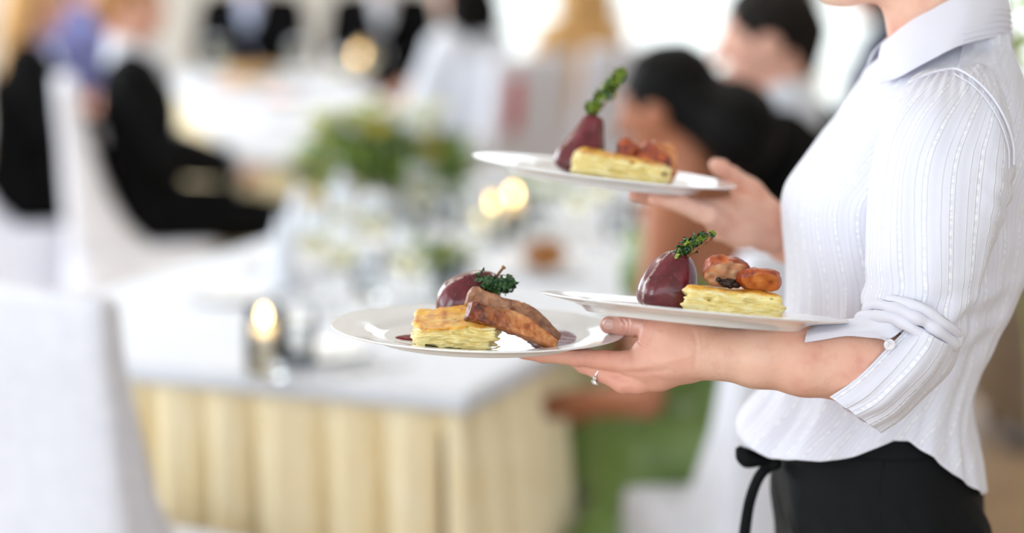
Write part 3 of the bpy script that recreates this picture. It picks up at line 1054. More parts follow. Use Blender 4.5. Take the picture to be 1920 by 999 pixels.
def bouquet(x, y, z0, label, rad, hgt, nleaf, size, blossoms, leaves=None, vase=None, seed=1):
    t = thing('flower_arrangement', (x, y, z0), label, 'flowers')
    vh = vase[1]
    o = np.array([x, y, z0])
    v, f = lathe([(0, 0), (vase[0] * .7, 0), (vase[0], vh * .6), (vase[0] * .95, vh), (vase[0] * .88, vh), (vase[0] * .9, vh * .6), (vase[0] * .6, .006), (0, .006)], 32)
    obj('vase', v + o, f, vase[2], t)
    for i, mm in enumerate(leaves or (m_leafdark, m_leaflight)):
        v, f = leaf_mesh(int(nleaf * (.6 if i == 0 else 1)), rad, hgt, size, seed + i)
        l = obj('foliage', v + o + [0, 0, vh * .8], f, mm, t, smooth=False); l['kind'] = 'stuff'
    rng = np.random.RandomState(seed + 9)
    for i, (bx, by, bz, r, mm) in enumerate(blossoms):
        c = o + np.array([bx, by, vh + bz])
        b = obj('blossom', *blossom(c, r, i), mm, t, smooth=False)
        obj('stem', *tube([o + [bx * .25, by * .25, vh * .5], o + [bx * .6, by * .6, vh + bz * .5], c], .002, 6), m_leafdark, b)
    return t


bl = []
rng = np.random.RandomState(4)
for k in range(26):
    a = rng.rand() * 2 * PI; rr = .19 * math.sqrt(rng.rand())
    bl.append((rr * math.cos(a), rr * math.sin(a) * .7, .14 + .12 * rng.rand() - rr * .25, .034 + .014 * rng.rand(), [m_petalwhite, m_petallime, m_petalwhite, m_petalyellow][k % 4]))
p = px_top(725, 405)
bouquet(p[0], p[1], TOP, 'large low bowl of dark leaves with cream and lime flowers on the near table', (.21, .15), .19, 230, .075, bl, vase=(.085, .07, m_china), seed=3)
sm = [(.02, .0, .04, .024, m_petallime), (-.025, .01, .035, .022, m_petalyellow), (.0, -.03, .03, .024, m_petallime), (.01, .025, .055, .02, m_petalwhite)]
p = px_top(832, 560); bouquet(p[0], p[1], TOP, 'small yellow-green posy in a glass behind the left served plate', (.05, .05), .07, 40, .045, sm, vase=(.03, .06, m_glass), seed=11)
p = px_top(1012, 430); bouquet(p[0], p[1], TOP, 'small pale green posy right of the lit candles', (.06, .06), .10, 50, .05, sm[:2] + [(.03, .02, .05, .024, m_petalwhite)], leaves=(m_leaflight,), vase=(.03, .06, m_glass), seed=12)
p = px_top(1215, 560); bouquet(p[0], p[1], TOP, 'small green posy at the right table edge behind the pear', (.04, .04), .08, 40, .05, sm[:1], leaves=(m_leaflight,), vase=(.03, .06, m_glass), seed=13)
q = at(1372, 330, 6.05); bouquet(q[0], q[1], TOP, 'yellow-green flowers in a tall vase before the man in the suit', (.06, .05), .12, 36, .06, [(-.01, 0, .13, .04, m_petallime), (.03, .01, .10, .034, m_petalyellow), (-.04, 0, .09, .034, m_petallime)], leaves=(m_leaflight,), vase=(.04, .23, m_glass), seed=14)

# ---- the far table
far = []
for i, (a, b, lb) in enumerate([(430, 172, 'white plate on the far table by the hands of the man in black'), (525, 190, 'white plate with pink food on the far table'), (600, 150, 'white plate farther along the far table'), (560, 235, 'white plate at the front of the far table')]):
    q = px_top(a, b)
    place('farplate', dinner_plate_proto, q[0], q[1], TOP, lb, 'plate', 'dinner plates on the far table')
m_salmon = mottled('pink_food', rgb(236, 176, 158), rgb(240, 200, 184), 20, .5)
q = px_top(525, 189); tag(obj('food_portion', *lump((q[0], q[1], TOP + .018), (.07, .06, .014), 5), m_salmon), 'pink food on a plate at the far table', 'food')
q = px_top(430, 171); tag(obj('food_portion', *lump((q[0], q[1], TOP + .018), (.06, .05, .014), 6), m_salmon), 'pink food on the plate by the man in black', 'food')
for i, (a, b, lb) in enumerate([(405, 160, 'wine glass on the far table near the man in black'), (640, 190, 'wine glass on the far table, middle one'), (560, 165, 'wine glass on the far table before the pale blue shirt'), (690, 165, 'wine glass at the right of the far table')]):
    q = px_top(a, b); place('wine', wineglass_proto, q[0], q[1], TOP, lb, 'glass', 'wine glasses on the far table', i)
q = px_top(672, 150); place('candle', candle_proto, q[0], q[1], TOP, 'lit candle on the far table', 'candle', None)
q = px_top(470, 150); tag(obj('bread_basket', *join([lathe([(0, 0), (.09, 0), (.12, .05), (.115, .052), (.086, .008), (0, .008)], 40)]), mottled('straw', rgb(200, 160, 100), rgb(220, 184, 124), 60, .7)), 'shallow straw bread basket on the far table', 'basket')
bs = bpy.data.objects['bread_basket']; bs.location = (q[0], q[1], TOP)
for k, (dx, dy) in enumerate([(-.04, .01), (.035, .03), (.01, -.04)]):
    tag(obj('bread_roll', *lump((q[0] + dx, q[1] + dy, TOP + .036), (.036, .032, .026), 20 + k), m_bread), 'round bread roll in the straw basket on the far table, %s' % ('left one', 'right one behind', 'front one')[k], 'bread', 'bread rolls in the basket')

# ---- right side of the room: a potted plant, a sideboard with china
px_, py_ = .86, 3.45
t = thing('potted_plant', (px_, py_, 0), 'tall potted plant with thin arching green stems at the frame edge behind the waitress', 'plant')
v, f = lathe([(0, 0), (.13, 0), (.15, .04), (.19, .33), (.2, .36), (.185, .365), (.17, .33), (0, .32)], 40)
obj('pot', v + [px_, py_, 0], f, m_china, t)
rng = np.random.RandomState(2)
for k in range(16):
    a = 2 * PI * k / 16 + rng.rand() * .3; h = 1.25 + .35 * rng.rand(); sp = .1 + .22 * rng.rand()
    b = np.array([px_, py_, .31])
    st = [b + [.05 * math.cos(a), .05 * math.sin(a), 0], b + [.10 * math.cos(a) * sp * 3, .10 * math.sin(a) * sp * 3, h * .5], b + [sp * math.cos(a), sp * math.sin(a), h * .85], b + [sp * 1.7 * math.cos(a), sp * 1.7 * math.sin(a), h]]
    s = obj('stem', *tube(crom(st, np.linspace(0, 3, 14)), np.linspace(.005, .002, 14), 6), mottled('plant_stem', rgb(120, 124, 70), rgb(150, 150, 92), 30, .6) if k == 0 else bpy.data.materials['plant_stem'], t)
    LV, LF = [], []
    for j in range(9):
        u = 1.2 + 1.8 * j / 9
        c = crom(st, np.array([u]))[0]; d = np.array([math.cos(a + j * 2.1), math.sin(a + j * 2.1), .5]); d /= np.linalg.norm(d); w = np.cross(d, [0, 0, 1]); L = .13
        LV.append((np.array([c, c + d * L * .4 + w * .016, c + d * L * .5 + [0, 0, .01], c + d * L * .4 - w * .016, c + d * L - [0, 0, .03]]), [[0, 1, 2], [0, 2, 3], [1, 4, 2], [2, 4, 3]]))
    for lv in LV: obj('leaf', *lv, m_leaflight, s, smooth=False)
sx, sy = 2.15, 6.6
t = thing('sideboard', (sx, sy, 0), 'brown wooden sideboard behind the waitress back', 'sideboard')
m_taupe = mottled('taupe_wood', rgb(128, 110, 92), rgb(146, 128, 108), 8, .5, stretch=(1, 1, 8))
obj('body', *box((sx, sy, .46), (1.5, .45, .76), .01), m_taupe, t)
obj('worktop', *box((sx, sy, .86), (1.56, .5, .04), .008), m_taupe, t)
for k in range(3):
    d = obj('door', *box((sx - .49 + .49 * k, sy - .235, .46), (.46, .02, .68), .006), m_taupe, t)
    obj('knob', *lump((sx - .33 + .49 * k, sy - .255, .5), (.015, .015, .015), 1, 0), m_chrome, d)
for a in (-.68, .68):
    for b in (-.18, .18): obj('leg', *tube([(sx + a, sy + b, 0), (sx + a, sy + b, .09)], .025, 10), m_wood, t)
for k in range(5):
    tag(obj('stacked_plate', *(lambda v, f: (v + [sx - .55, sy, .88 + .0062 * k], f))(*small_plate(.13)), m_china), '%s plate of the white stack on the sideboard' % ('lowest', 'second lowest', 'middle', 'second highest', 'topmost')[k], 'plate', 'stacked plates on the sideboard')
# ================================================================== the waitress
def A(px, py, Y): return at(px, py, Y)


wroot = thing('person', (.40, 2.42, 0), 'waitress in a white striped blouse and black skirt carrying three served plates', 'person')

# ---- the blouse cloth: woven stripes with pin tucks and broken glossy threads
Ms = Mat('striped_white_voile', rgb(236, 234, 242), .62, spec=.35, sheen=.15, sss=0)
uvn = Ms.n('ShaderNodeUVMap'); sep = Ms.n('ShaderNodeSeparateXYZ')
Ms.l(uvn.outputs[0], sep.inputs[0])
wob = Ms.noise(9, uvn.outputs[0], 2)
u0 = Ms.math('ADD', sep.outputs[0], Ms.math('MULTIPLY', Ms.math('SUBTRACT', wob, .5), .006))
PER = .0262
ph = Ms.math('FRACT', Ms.math('DIVIDE', u0, PER))
def line(pos, wd):
    d = Ms.math('ABSOLUTE', Ms.math('SUBTRACT', ph, pos))
    return Ms.math('SUBTRACT', 1.0, Ms.math('DIVIDE', d, wd, None, False), None, True)
tuck = Ms.math('MAXIMUM', line(.12, .045), line(.30, .045))
tuck = Ms.math('MAXIMUM', tuck, line(.82, .04))
fine = Ms.math('MULTIPLY', Ms.math('ADD', Ms.math('SINE', Ms.math('MULTIPLY', u0, 2 * PI / .00125)), 1), .5)
vv = Ms.n('ShaderNodeCombineXYZ'); Ms.l(Ms.math('FLOOR', Ms.math('DIVIDE', u0, PER)), vv.inputs[0]); Ms.l(Ms.math('MULTIPLY', sep.outputs[1], 170), vv.inputs[1])
dash_n = Ms.noise(1.0, vv.outputs[0], 1.5)
dash = Ms.math('MULTIPLY', line(.21, .085), Ms.math('MULTIPLY', Ms.math('SUBTRACT', dash_n, .44), 9, None, True))
sheer = line(.56, .2)
c1 = Ms.mix(Ms.math('MULTIPLY', sheer, .5), rgb(225, 226, 237), rgb(214, 213, 228))
c2 = Ms.mix(Ms.math('MULTIPLY', dash, .85), c1, rgb(252, 252, 254))
c3 = Ms.mix(Ms.math('MULTIPLY', tuck, .35), c2, rgb(212, 210, 226))
Ms.base(c3)
h = Ms.math('ADD', Ms.math('MULTIPLY', tuck, 1.0), Ms.math('MULTIPLY', dash, .7))
h = Ms.math('ADD', h, Ms.math('MULTIPLY', fine, .10))
h = Ms.math('ADD', h, Ms.math('MULTIPLY', Ms.noise(55, uvn.outputs[0], 3), .9))
Ms.bump(h, .55, .0011)
rr_ = Ms.math('SUBTRACT', .62, Ms.math('MULTIPLY', dash, .34)); Ms.l(rr_, Ms.b.inputs['Roughness'])
m_voile = Ms.m
Mp2 = Mat('plain_white_voile', rgb(224, 224, 236), .62, spec=.35, sheen=.15)
v_ = Mp2.coord(); Mp2.bump(Mp2.math('ADD', Mp2.noise(1600, v_, 2), Mp2.math('MULTIPLY', Mp2.noise(70, v_, 3), 2.2)), .22, .0006)
m_plain = Mp2.m


def cloth(name, G, m, parent, thick=.0009, u_off=0.0, wr=0.0, wseed=0, wf=(9, 60), flip=False, umap=None):
    """G[row][col] runs along the cloth (rows: its length, cols: across the stripes); uv in metres"""
    nu, nv = G.shape[:2]
    dl = np.linalg.norm(np.diff(G, axis=0), axis=-1); vv_ = np.concatenate([np.zeros((1, nv)), np.cumsum(dl, 0)])
    mid = nu // 2
    dw = np.linalg.norm(np.diff(G, axis=1), axis=-1); uu = np.concatenate([np.zeros((nu, 1)), np.cumsum(dw, 1)], 1)
    um = uu[mid] if umap is None else umap
    U_ = np.tile(um, (nu, 1)) * .55 + uu * .45 + u_off
    if wr:
        N = gnormals(G)
        w = vnoise(U_ * wf[1], vv_ * wf[0], 0 * U_, wseed) + .5 * vnoise(U_ * wf[1] * 2.1, vv_ * wf[0] * 1.7, 0 * U_ + 3, wseed)
        w = w - np.abs(vnoise(U_ * wf[1] * .5 + vv_ * 14, vv_ * wf[0] * 1.2, 0 * U_ + 7, wseed)) * .8
        G = G + N * (w * wr)[..., None]
    F = gridF(nu, nv)
    if flip: F = F[:, ::-1]
    o = obj(name, G.reshape(-1, 3), F, m, parent, uv=np.stack([U_, vv_], -1).reshape(-1, 2))
    if thick: mod(o, 'SOLIDIFY', thickness=thick, offset=-1)
    return o


def zpy(py, Y=2.42): return A(1700, py, Y)[2]


# ---- body of the blouse: silhouettes left / right, breadth towards the camera
TY = 2.425
lev = [(940, 1352, 1846, .165, TY), (885, 1362, 1834, .163, TY),  # z from pixel row, left px, right px, half breadth, centre Y
    (832, 1374, 1826, .158, TY), (800, 1392, 1818, .152, TY), (765, 1422, 1815, .143, TY), (735, 1443, 1818, .136, TY), (690, 1460, 1832, .130, TY), (640, 1470, 1852, .130, TY), (580, 1477, 1882, .134, TY), (520, 1478, 1912, .141, TY),
    (470, 1474, 1930, .147, TY), (425, 1470, 1944, .153, TY), (385, 1469, 1950, .158, TY), (350, 1479, 1953, .164, TY), (310, 1509, 1952, .170, TY), (270, 1540, 1948, .172, TY), (228, 1575, 1938, .166, TY), (192, 1600, 1926, .163, TY),
    (165, 1616, 1917, .152, TY), (140, 1628, 1909, .135, TY), (118, 1645, 1903, .110, TY), (98, 1672, 1897, .086, TY), (80, 1688, 1893, .066, TY), (58, 1696, 1890, .058, TY)]
NT, NZ = 220, 190
tt = np.linspace(0, len(lev) - 1, NZ)
L_ = crom(np.array([[zpy(a), (b - 960) * d0 / FPX, (c - 960) * d0 / FPX, e, d0] for a, b, c, e, d0 in lev]), tt)
# the X of a silhouette pixel, allowing for the camera's pitch
def xpix(px, py, Y): return A(px, py, Y)[0]
L_[:, 1] = crom(np.array([[xpix(b, a, d0)] for a, b, c, e, d0 in lev]), tt)[:, 0]
L_[:, 2] = crom(np.array([[xpix(c, a, d0)] for a, b, c, e, d0 in lev]), tt)[:, 0]
th = np.linspace(PI * .5, PI * 2.5, NT)             # the seam of the grid lies on the far side
# hem height around the body: front point, side rise, back tail
hx = np.array([-1.0, -.8, -.44, -.18, .1, .25, .49, .75, .9, 1.0]); hz = np.array([1.052, 1.050, 1.056, 1.066, 1.080, 1.079, 1.060, 1.025, 1.003, .992])
TG = np.zeros((NZ, NT, 3))
zl = L_[:, 0]                                       # rising
ztop = zl[-1]
ca, sa = np.cos(th), np.sin(th)
ex = 2.25
r = (np.abs(ca) ** ex + np.abs(sa) ** ex) ** (-1 / ex)
hem = np.interp(ca, hx, hz)
f = np.linspace(0, 1, NZ) ** .92
z = hem[None] + (ztop - hem)[None] * f[:, None]
g_ = lambda k: np.interp(z.ravel(), zl, L_[:, k]).reshape(z.shape)
xl, xr, b_, cy_ = g_(1), g_(2), g_(3), g_(4)
TG[..., 0] = (xl + xr) / 2 + (xr - xl) / 2 * (ca * r)[None]; TG[..., 1] = cy_ + b_ * (sa * r)[None]; TG[..., 2] = z
# the sleeve side of the chest turns in under the arm; a loose waist hangs in vertical folds
zz = TG[..., 2]
fold = vnoise(th[None, :] * 4.4 + 0 * zz, zz * 2.2, 0 * zz, 2) + .55 * vnoise(th[None, :] * 10 + 0 * zz, zz * 4, 0 * zz + 4, 3)
amp = np.interp(zz, [1.0, 1.08, 1.16, 1.24, 1.34, 1.46], [.0055, .0075, .007, .003, .0022, .0015])
TG = TG + gnormals(TG) * (fold * amp)[..., None] * -1
# diagonal pulls at the back of the shoulder and at the small of the back
pull = np.sin((zz * 60 + TG[..., 0] * 95)) * np.exp(-((zz - 1.43) / .04) ** 2 - ((TG[..., 0] - .50) / .05) ** 2) * .0022
pull += np.sin((zz * 150 - TG[..., 0] * 40)) * np.exp(-((zz - 1.20) / .05) ** 2 - ((TG[..., 0] - .47) / .05) ** 2) * .003
TG = TG - gnormals(TG) * pull[..., None]
blouse = cloth('blouse', TG, m_voile, wroot, wr=.0011, wseed=5, wf=(7, 55), flip=False, u_off=.004)
blouse['label'] = 'white striped blouse with a curved hem'

# ---- near sleeve, shoulder to elbow
sl = [  # left px,py  right px,py  Y centre, half depth
    (1745, 128, 1838, 118, 2.325, .020), (1712, 150, 1862, 146, 2.300, .046), (1680, 195, 1880, 190, 2.272, .066), (1658, 250, 1892, 248, 2.256, .076), (1645, 310, 1893, 312, 2.246, .079), (1637, 380, 1880, 385, 2.236, .076),
    (1632, 450, 1852, 456, 2.224, .069), (1629, 515, 1829, 530, 2.212, .062), (1626, 565, 1808, 592, 2.204, .058), (1640, 596, 1795, 640, 2.198, .050)]
def ring_rows(rows, nv, nu, ex=2.2, start=.5):
    th_ = np.linspace(PI * start, PI * (start + 2), nv)
    ca, sa = np.cos(th_), np.sin(th_)
    r = (np.abs(ca) ** ex + np.abs(sa) ** ex) ** (-1 / ex)
    P = []
    for a, b, c, d, Y, hd in rows:
        l, rr = A(a, b, Y), A(c, d, Y)
        m_, hv = (l + rr) / 2, (rr - l) / 2
        P.append(m_[None] + (ca * r)[:, None] * hv[None] + (sa * r)[:, None] * np.array([0, hd, 0])[None])
    return crom(np.array(P), np.linspace(0, len(P) - 1, nu)), th_
SG, sth = ring_rows(sl, 170, 150)
z_, x_ = SG[..., 2], SG[..., 0]
# drag folds: soft vertical valleys below the shoulder, squeeze rolls above the elbow, a crease bundle at the arm pit
N = gnormals(SG)
tcol = np.linspace(0, 1, SG.shape[0])[:, None]
sq = np.clip((tcol - .70) / .3, 0, 1)
d = -.0045 * vnoise(sth[None] * 2.6 + 0 * z_, z_ * 7, 0 * z_, 8) * np.clip(tcol * 3, 0, 1)
d += sq * .0042 * np.sin(z_ * 165 - x_ * 70 + 2.0 * vnoise(x_ * 20, z_ * 18, 0 * z_, 9))
arm = np.exp(-((z_ - 1.345) / .035) ** 2 - ((x_ - .485) / .028) ** 2)
d += arm * .0016 * np.sin(z_ * 210 + x_ * 230)
# gathered head of the sleeve
gat = np.clip(1 - tcol / .22, 0, 1) * np.clip(tcol / .05, 0, 1)
d += gat * .0018 * np.sin(sth[None] * 26)
SG = SG - N * d[..., None]
sleeve = cloth('sleeve', SG, m_voile, wroot, wr=.0010, wseed=11, wf=(8, 55), u_off=.011)
# armhole seam: a narrow piped band running over the shoulder and down the back
seam = [(1700, 163, 2.245), (1742, 142, 2.232), (1785, 130, 2.228), (1826, 150, 2.222), (1862, 185, 2.222), (1890, 228, 2.232), (1905, 270, 2.250), (1903, 315, 2.262)]
def topix(P):
    d = P - CAM
    dep = d[..., 1] * math.cos(PITCH) - d[..., 2] * math.sin(PITCH); up = d[..., 1] * math.sin(PITCH) + d[..., 2] * math.cos(PITCH)
    return 960 + FPX * d[..., 0] / dep, 499.5 - FPX * up / dep
SURF = np.vstack([TG.reshape(-1, 3), SG.reshape(-1, 3)])
SPX, SPY = topix(SURF)
def snap(px, py, lift=.0006):
    m = (np.abs(SPX - px) < 7) & (np.abs(SPY - py) < 7)
    return A(px, py, (SURF[m, 1].min() if m.any() else 2.3) - lift)
def on_cloth(pts, n=50, lift=.0004):
    P2 = crom(np.array(pts, float), np.linspace(0, len(pts) - 1, n))
    P = np.array([snap(x, y, lift) for x, y in P2])
    k = np.array([1, 2, 3, 2, 1.0]); k /= k.sum()
    Q = np.stack([np.convolve(np.pad(P[:, i], 2, 'edge'), k, 'valid') for i in range(3)], 1)
    return Q
seam = [(1702, 156), (1735, 140), (1768, 131), (1797, 130), (1832, 152), (1862, 184), (1886, 226), (1900, 270), (1901, 312)]
Pn = on_cloth(seam, 70)
# ---- rolled gathers above the cuff
def roll(pts, rad, name='sleeve_roll', seed=1, m=None):
    P = crom(np.array([A(*p) for p in pts]), np.linspace(0, len(pts) - 1, 60))
    s = np.linspace(0, 1, 60)
    P = P + np.array([0, -1, 0])[None] * (.001 * np.sin(s * 37))[:, None] + np.array([0, 0, 1])[None] * (.0012 * vnoise(s * 11, 0 * s, 0 * s, seed))[:, None]
    r = rad * (1 + .14 * vnoise(s * 16, 0 * s + 3, 0 * s, seed)) * np.clip(np.minimum(s, 1 - s) / .12, .25, 1) ** .6
    v, f = tube(P, r, 22)
    v = v.reshape(60, 22, 3); v = np.concatenate([v, v[:, :1]], 1)
    dl = np.concatenate([[0], np.cumsum(np.linalg.norm(np.diff(P, axis=0), axis=1))])
    U2_ = np.tile(dl[:, None], (1, 23)); V2_ = np.tile(np.linspace(0, .04, 23)[None], (60, 1))
    c_ = v.mean(1, keepdims=True)
    v = c_ + (v - c_) * (1 + .16 * vnoise(U2_ * 90, V2_ * 60, 0 * U2_, seed) + .02 * np.sin(U2_ * 600))[..., None]
    o = obj(name, v.reshape(-1, 3), gridF(60, 23), m or m_plain, wroot, uv=np.stack([U2_, V2_], -1).reshape(-1, 2))
    return o
roll([(1634, 592, 2.236), (1628, 579, 2.196), (1652, 572, 2.160), (1700, 586, 2.140), (1745, 612, 2.138), (1783, 640, 2.156), (1792, 652, 2.20)], .0064, seed=2)
roll([(1640, 586, 2.236), (1640, 570, 2.196), (1668, 562, 2.162), (1712, 572, 2.142), (1756, 596, 2.138), (1792, 622, 2.156), (1800, 634, 2.20)], .0050, seed=7)
roll([(1630, 606, 2.236), (1613, 596, 2.200), (1640, 592, 2.158), (1688, 603, 2.141), (1738, 632, 2.138), (1772, 662, 2.158), (1780, 672, 2.20)], .0056, seed=4)

# ---- lower sleeve: a split cuff; one flap lies over the top of the forearm, the other hangs below the elbow
lowr = [
    [(1702, 612, 2.150), (1733, 622, 2.134), (1766, 640, 2.140), (1795, 650, 2.172), (1790, 655, 2.215), (1740, 640, 2.238), (1690, 620, 2.236)],
    [(1688, 630, 2.147), (1722, 646, 2.131), (1755, 664, 2.137), (1784, 680, 2.170), (1778, 684, 2.215), (1730, 672, 2.240), (1680, 640, 2.240)],
    [(1662, 655, 2.146), (1700, 678, 2.130), (1733, 700, 2.136), (1760, 712, 2.168), (1752, 712, 2.212), (1700, 700, 2.238), (1655, 665, 2.240)],
    [(1626, 690, 2.145), (1664, 718, 2.131), (1698, 740, 2.138), (1724, 748, 2.168), (1716, 748, 2.208), (1668, 735, 2.232), (1625, 700, 2.236)],
    [(1592, 720, 2.147), (1632, 748, 2.134), (1666, 770, 2.142), (1690, 780, 2.166), (1682, 780, 2.200), (1634, 762, 2.222), (1596, 728, 2.226)],
    [(1557, 744, 2.150), (1590, 768, 2.140), (1622, 790, 2.146), (1648, 806, 2.162), (1640, 802, 2.186), (1604, 782, 2.206), (1566, 748, 2.212)]]
G = patch([[A(*p) for p in r] for r in lowr], 90, 130)
G = G - gnormals(G) * (.0008 * np.sin(np.linspace(0, 46, 130))[None] * np.linspace(.35, 1, 90)[:, None] + .0022 * vnoise(np.linspace(0, 12, 130)[None], np.linspace(0, 3, 90)[:, None], 0, 5))[..., None]
lower = cloth('cuff', G, m_voile, wroot, thick=.0014, u_off=.0)
upr = [
    [(1702, 610, 2.148), (1690, 590, 2.150), (1672, 578, 2.172), (1665, 580, 2.215), (1680, 600, 2.240)],
    [(1668, 634, 2.146), (1652, 606, 2.147), (1634, 588, 2.172), (1632, 592, 2.216), (1650, 612, 2.240)],
    [(1640, 633, 2.149), (1622, 612, 2.150), (1606, 597, 2.176), (1604, 601, 2.216), (1620, 622, 2.238)],
    [(1592, 630, 2.152), (1578, 615, 2.155), (1566, 604, 2.180), (1565, 608, 2.214), (1580, 626, 2.234)],
    [(1548, 636, 2.152), (1542, 622, 2.156), (1538, 609, 2.182), (1540, 612, 2.212), (1550, 630, 2.230)],
    [(1508, 643, 2.152), (1512, 627, 2.158), (1517, 614, 2.182), (1522, 616, 2.208), (1530, 632, 2.226)]]
G = patch([[A(*p) for p in r] for r in upr], 80, 60)
G = G + gnormals(G) * (.0014 * vnoise(np.linspace(0, 6, 80)[:, None], np.linspace(0, 4, 60)[None], 0, 6))[..., None]
upper = cloth('cuff', G, m_plain, wroot, thick=.0014, flip=True)
# pearly button and its loop
b = A(1668, 646, 2.137)
v, f = lathe([(0, -.002), (.0045, -.002), (.0056, -.0006), (.0056, .0008), (.0044, .0018), (.003, .0013), (0, .0012)], 28)
R_ = rotm('x', PI / 2 * 1.05)
btn = obj('button', v @ R_.T + b, f, Mat('pearl_button', rgb(236, 234, 240), .18, coat=.6).m, wroot)
obj('button_loop', *tube(crom([A(1652, 634, 2.143), A(1660, 637, 2.136), A(1668, 641, 2.134), A(1664, 650, 2.136)], np.linspace(0, 3, 16)), .0007, 8), m_plain, btn)

# ---- collar with its fall and stand
top = [(1652, 84, 2.392), (1699, 47, 2.376), (1747, 19, 2.366), (1802, -6, 2.368), (1858, -22, 2.388), (1886, -18, 2.425), (1858, -12, 2.462), (1790, 2, 2.486), (1715, 30, 2.480), (1656, 78, 2.440)]
low = [(1652, 156, 2.335), (1697, 138, 2.322), (1747, 110, 2.322), (1804, 83, 2.334), (1864, 70, 2.370), (1895, 74, 2.425), (1868, 72, 2.480), (1785, 78, 2.520), (1700, 100, 2.515), (1622, 138, 2.470)]
T_ = np.array([A(*p) for p in top]); Lw = np.array([A(*p) for p in low])
ctr = (T_.mean(0) + Lw.mean(0)) / 2
out = T_ - ctr; out[:, 2] = 0; out /= np.linalg.norm(out, axis=1, keepdims=True)
rows = [T_ - out * .006 + [0, 0, -.035], T_ - out * .0045 + [0, 0, -.012], T_ - out * .002 + [0, 0, -.001], T_ + out * .0008 + [0, 0, -.0005], T_ * .66 + Lw * .34 + out * .004, T_ * .3 + Lw * .7 + out * .0035, Lw + out * .002]
G = patch(rows, 60, 160)
G = G + gnormals(G) * (.0012 * vnoise(np.linspace(0, 14, 160)[None], np.linspace(0, 3, 60)[:, None], 0, 8))[..., None]
collar = cloth('collar', G, m_plain, wroot, thick=.0012, flip=True)
# stitched ribs at the back of the collar stand
for k in range(5):
    fz = .42 + .12 * k
    P = [(T_[j] * (1 - fz) + Lw[j] * fz) + out[j] * .0042 for j in (3, 4, 5, 6, 7)]
    obj('stitching', *tube(crom(P, np.linspace(0, 4, 40)), .0006, 6), m_plain, collar)
# yoke: the smooth panel between collar and sleeve with its raised edge
for pts in ([(1806, 84), (1802, 104), (1797, 128)],):
    obj('yoke_seam', *tube(on_cloth(pts, 24), .0009, 8), m_plain, blouse)
obj('armhole_seam', *tube(Pn, .0013, 10), m_plain, blouse)
obj('armhole_stitching', *tube(on_cloth([(x - 9, y + 7) for x, y in seam[3:]], 50), .0006, 8), m_plain, blouse)

# ---- far sleeve
fs = [A(1760, 150, 2.60), A(1790, 190, 2.66)]
FS = Body()
FS.chain([(.515, 2.575, 1.405), (.520, 2.660, 1.27), (.515, 2.690, 1.150)], [.066, .060, .055], .02); FS.cap((.515, 2.690, 1.150), (.455, 2.665, 1.170), .055, .052, .02)
V, F = FS.build(.006)
V = V + vnormals(V, F) * (.003 * vnoise(V[:, 0] * 40, V[:, 1] * 40, V[:, 2] * 30, 2))[:, None]
obj('sleeve', V, F, m_plain, wroot)

# ================================================================== her body, one surface from head to foot
B = Body()
# torso (inside the blouse), hips, legs
B.ell((.390, TY, 1.16), (.072, .092, .12), k=.05); B.ell((.405, TY, 1.25), (.080, .100, .11), k=.05); B.ell((.432, TY, 1.335), (.074, .105, .09), k=.04)
B.cap((.452, TY - .085, 1.392), (.452, TY + .085, 1.392), .040, .040, .04); B.ell((.375, TY - .055, 1.315), (.045, .05, .05), k=.03); B.ell((.375, TY + .055, 1.315), (.045, .05, .05), k=.03)
B.ell((.386, TY, 1.03), (.084, .098, .115), k=.04)
for s in (-1, 1):
    B.chain([(.392, TY + s * .062, .97), (.393, TY + s * .068, .52), (.410, TY + s * .07, .10)], [.064, .048, .034], .03)
    B.chain([(.416, TY + s * .07, .09), (.414, TY + s * .07, .045)], [.036, .032], .02); B.cap((.428, TY + s * .07, .036), (.293, TY + s * .072, .032), .030, .022, .02)
# neck and head, facing left and a little away
nb = np.array([.462, TY, 1.43]); hc = np.array([.398, TY + .012, 1.640])
FX = np.array([-.985, .17, 0]); SX = np.array([.17, .985, 0])         # face direction; her right
RH = np.stack([-SX * -1, FX, np.array([0, 0, 1.0])], 1)
RH = np.stack([np.array([.17, .985, 0]), np.array([-.985, .17, 0]), np.array([0, 0, 1.0])], 1)
RH = RH @ rotm('x', math.radians(-6))
H = lambda p: hc + RH @ np.array(p, float)
B.cap(nb, H((0, -.028, -.055)), .053, .047, .03)
B.ell(H((0, -.012, .02)), (.073, .094, .092), RH, .03); B.cap(H((0, .028, -.03)), H((0, .046, -.085)), .054, .034, .03); B.ell(H((0, .066, -.100)), (.020, .017, .014), RH, .02)
B.chain([H((0, .084, .012)), H((0, .099, -.022)), H((0, .094, -.033))], [.006, .0085, .007], .010); B.cap(H((-.03, .077, .03)), H((.03, .077, .03)), .010, .010, .012)
B.cap(H((-.019, .087, -.060)), H((.019, .087, -.060)), .0065, .0065, .006); B.cap(H((-.016, .087, -.071)), H((.016, .087, -.071)), .0075, .0075, .006)
for s in (-1, 1):
    B.ell(H((s * .044, .062, -.025)), (.024, .024, .022), RH, .02); B.ell(H((s * .074, -.006, -.012)), (.007, .016, .027), RH, .006); B.sub(H((s * .031, .097, .008)), (.016, .012, .010), RH, .008)
# --- left arm: shoulder, elbow, forearm
EL = A(1700, 668, 2.192); WR = A(1306, 662, 2.180)
B.chain([(.445, TY - .14, 1.395), A(1765, 300, 2.25), A(1735, 520, 2.208), EL], [.042, .040, .035, .034], .03)
FA = [EL, A(1660, 678, 2.186), A(1590, 684, 2.182), A(1510, 680, 2.180), A(1420, 672, 2.180), A(1350, 664, 2.180), WR]
B.chain(FA, [.0340, .0350, .0340, .0312, .0262, .0222, .0205], .012)
B.cap(A(1640, 660, 2.188), A(1480, 655, 2.186), .030, .022, .02)
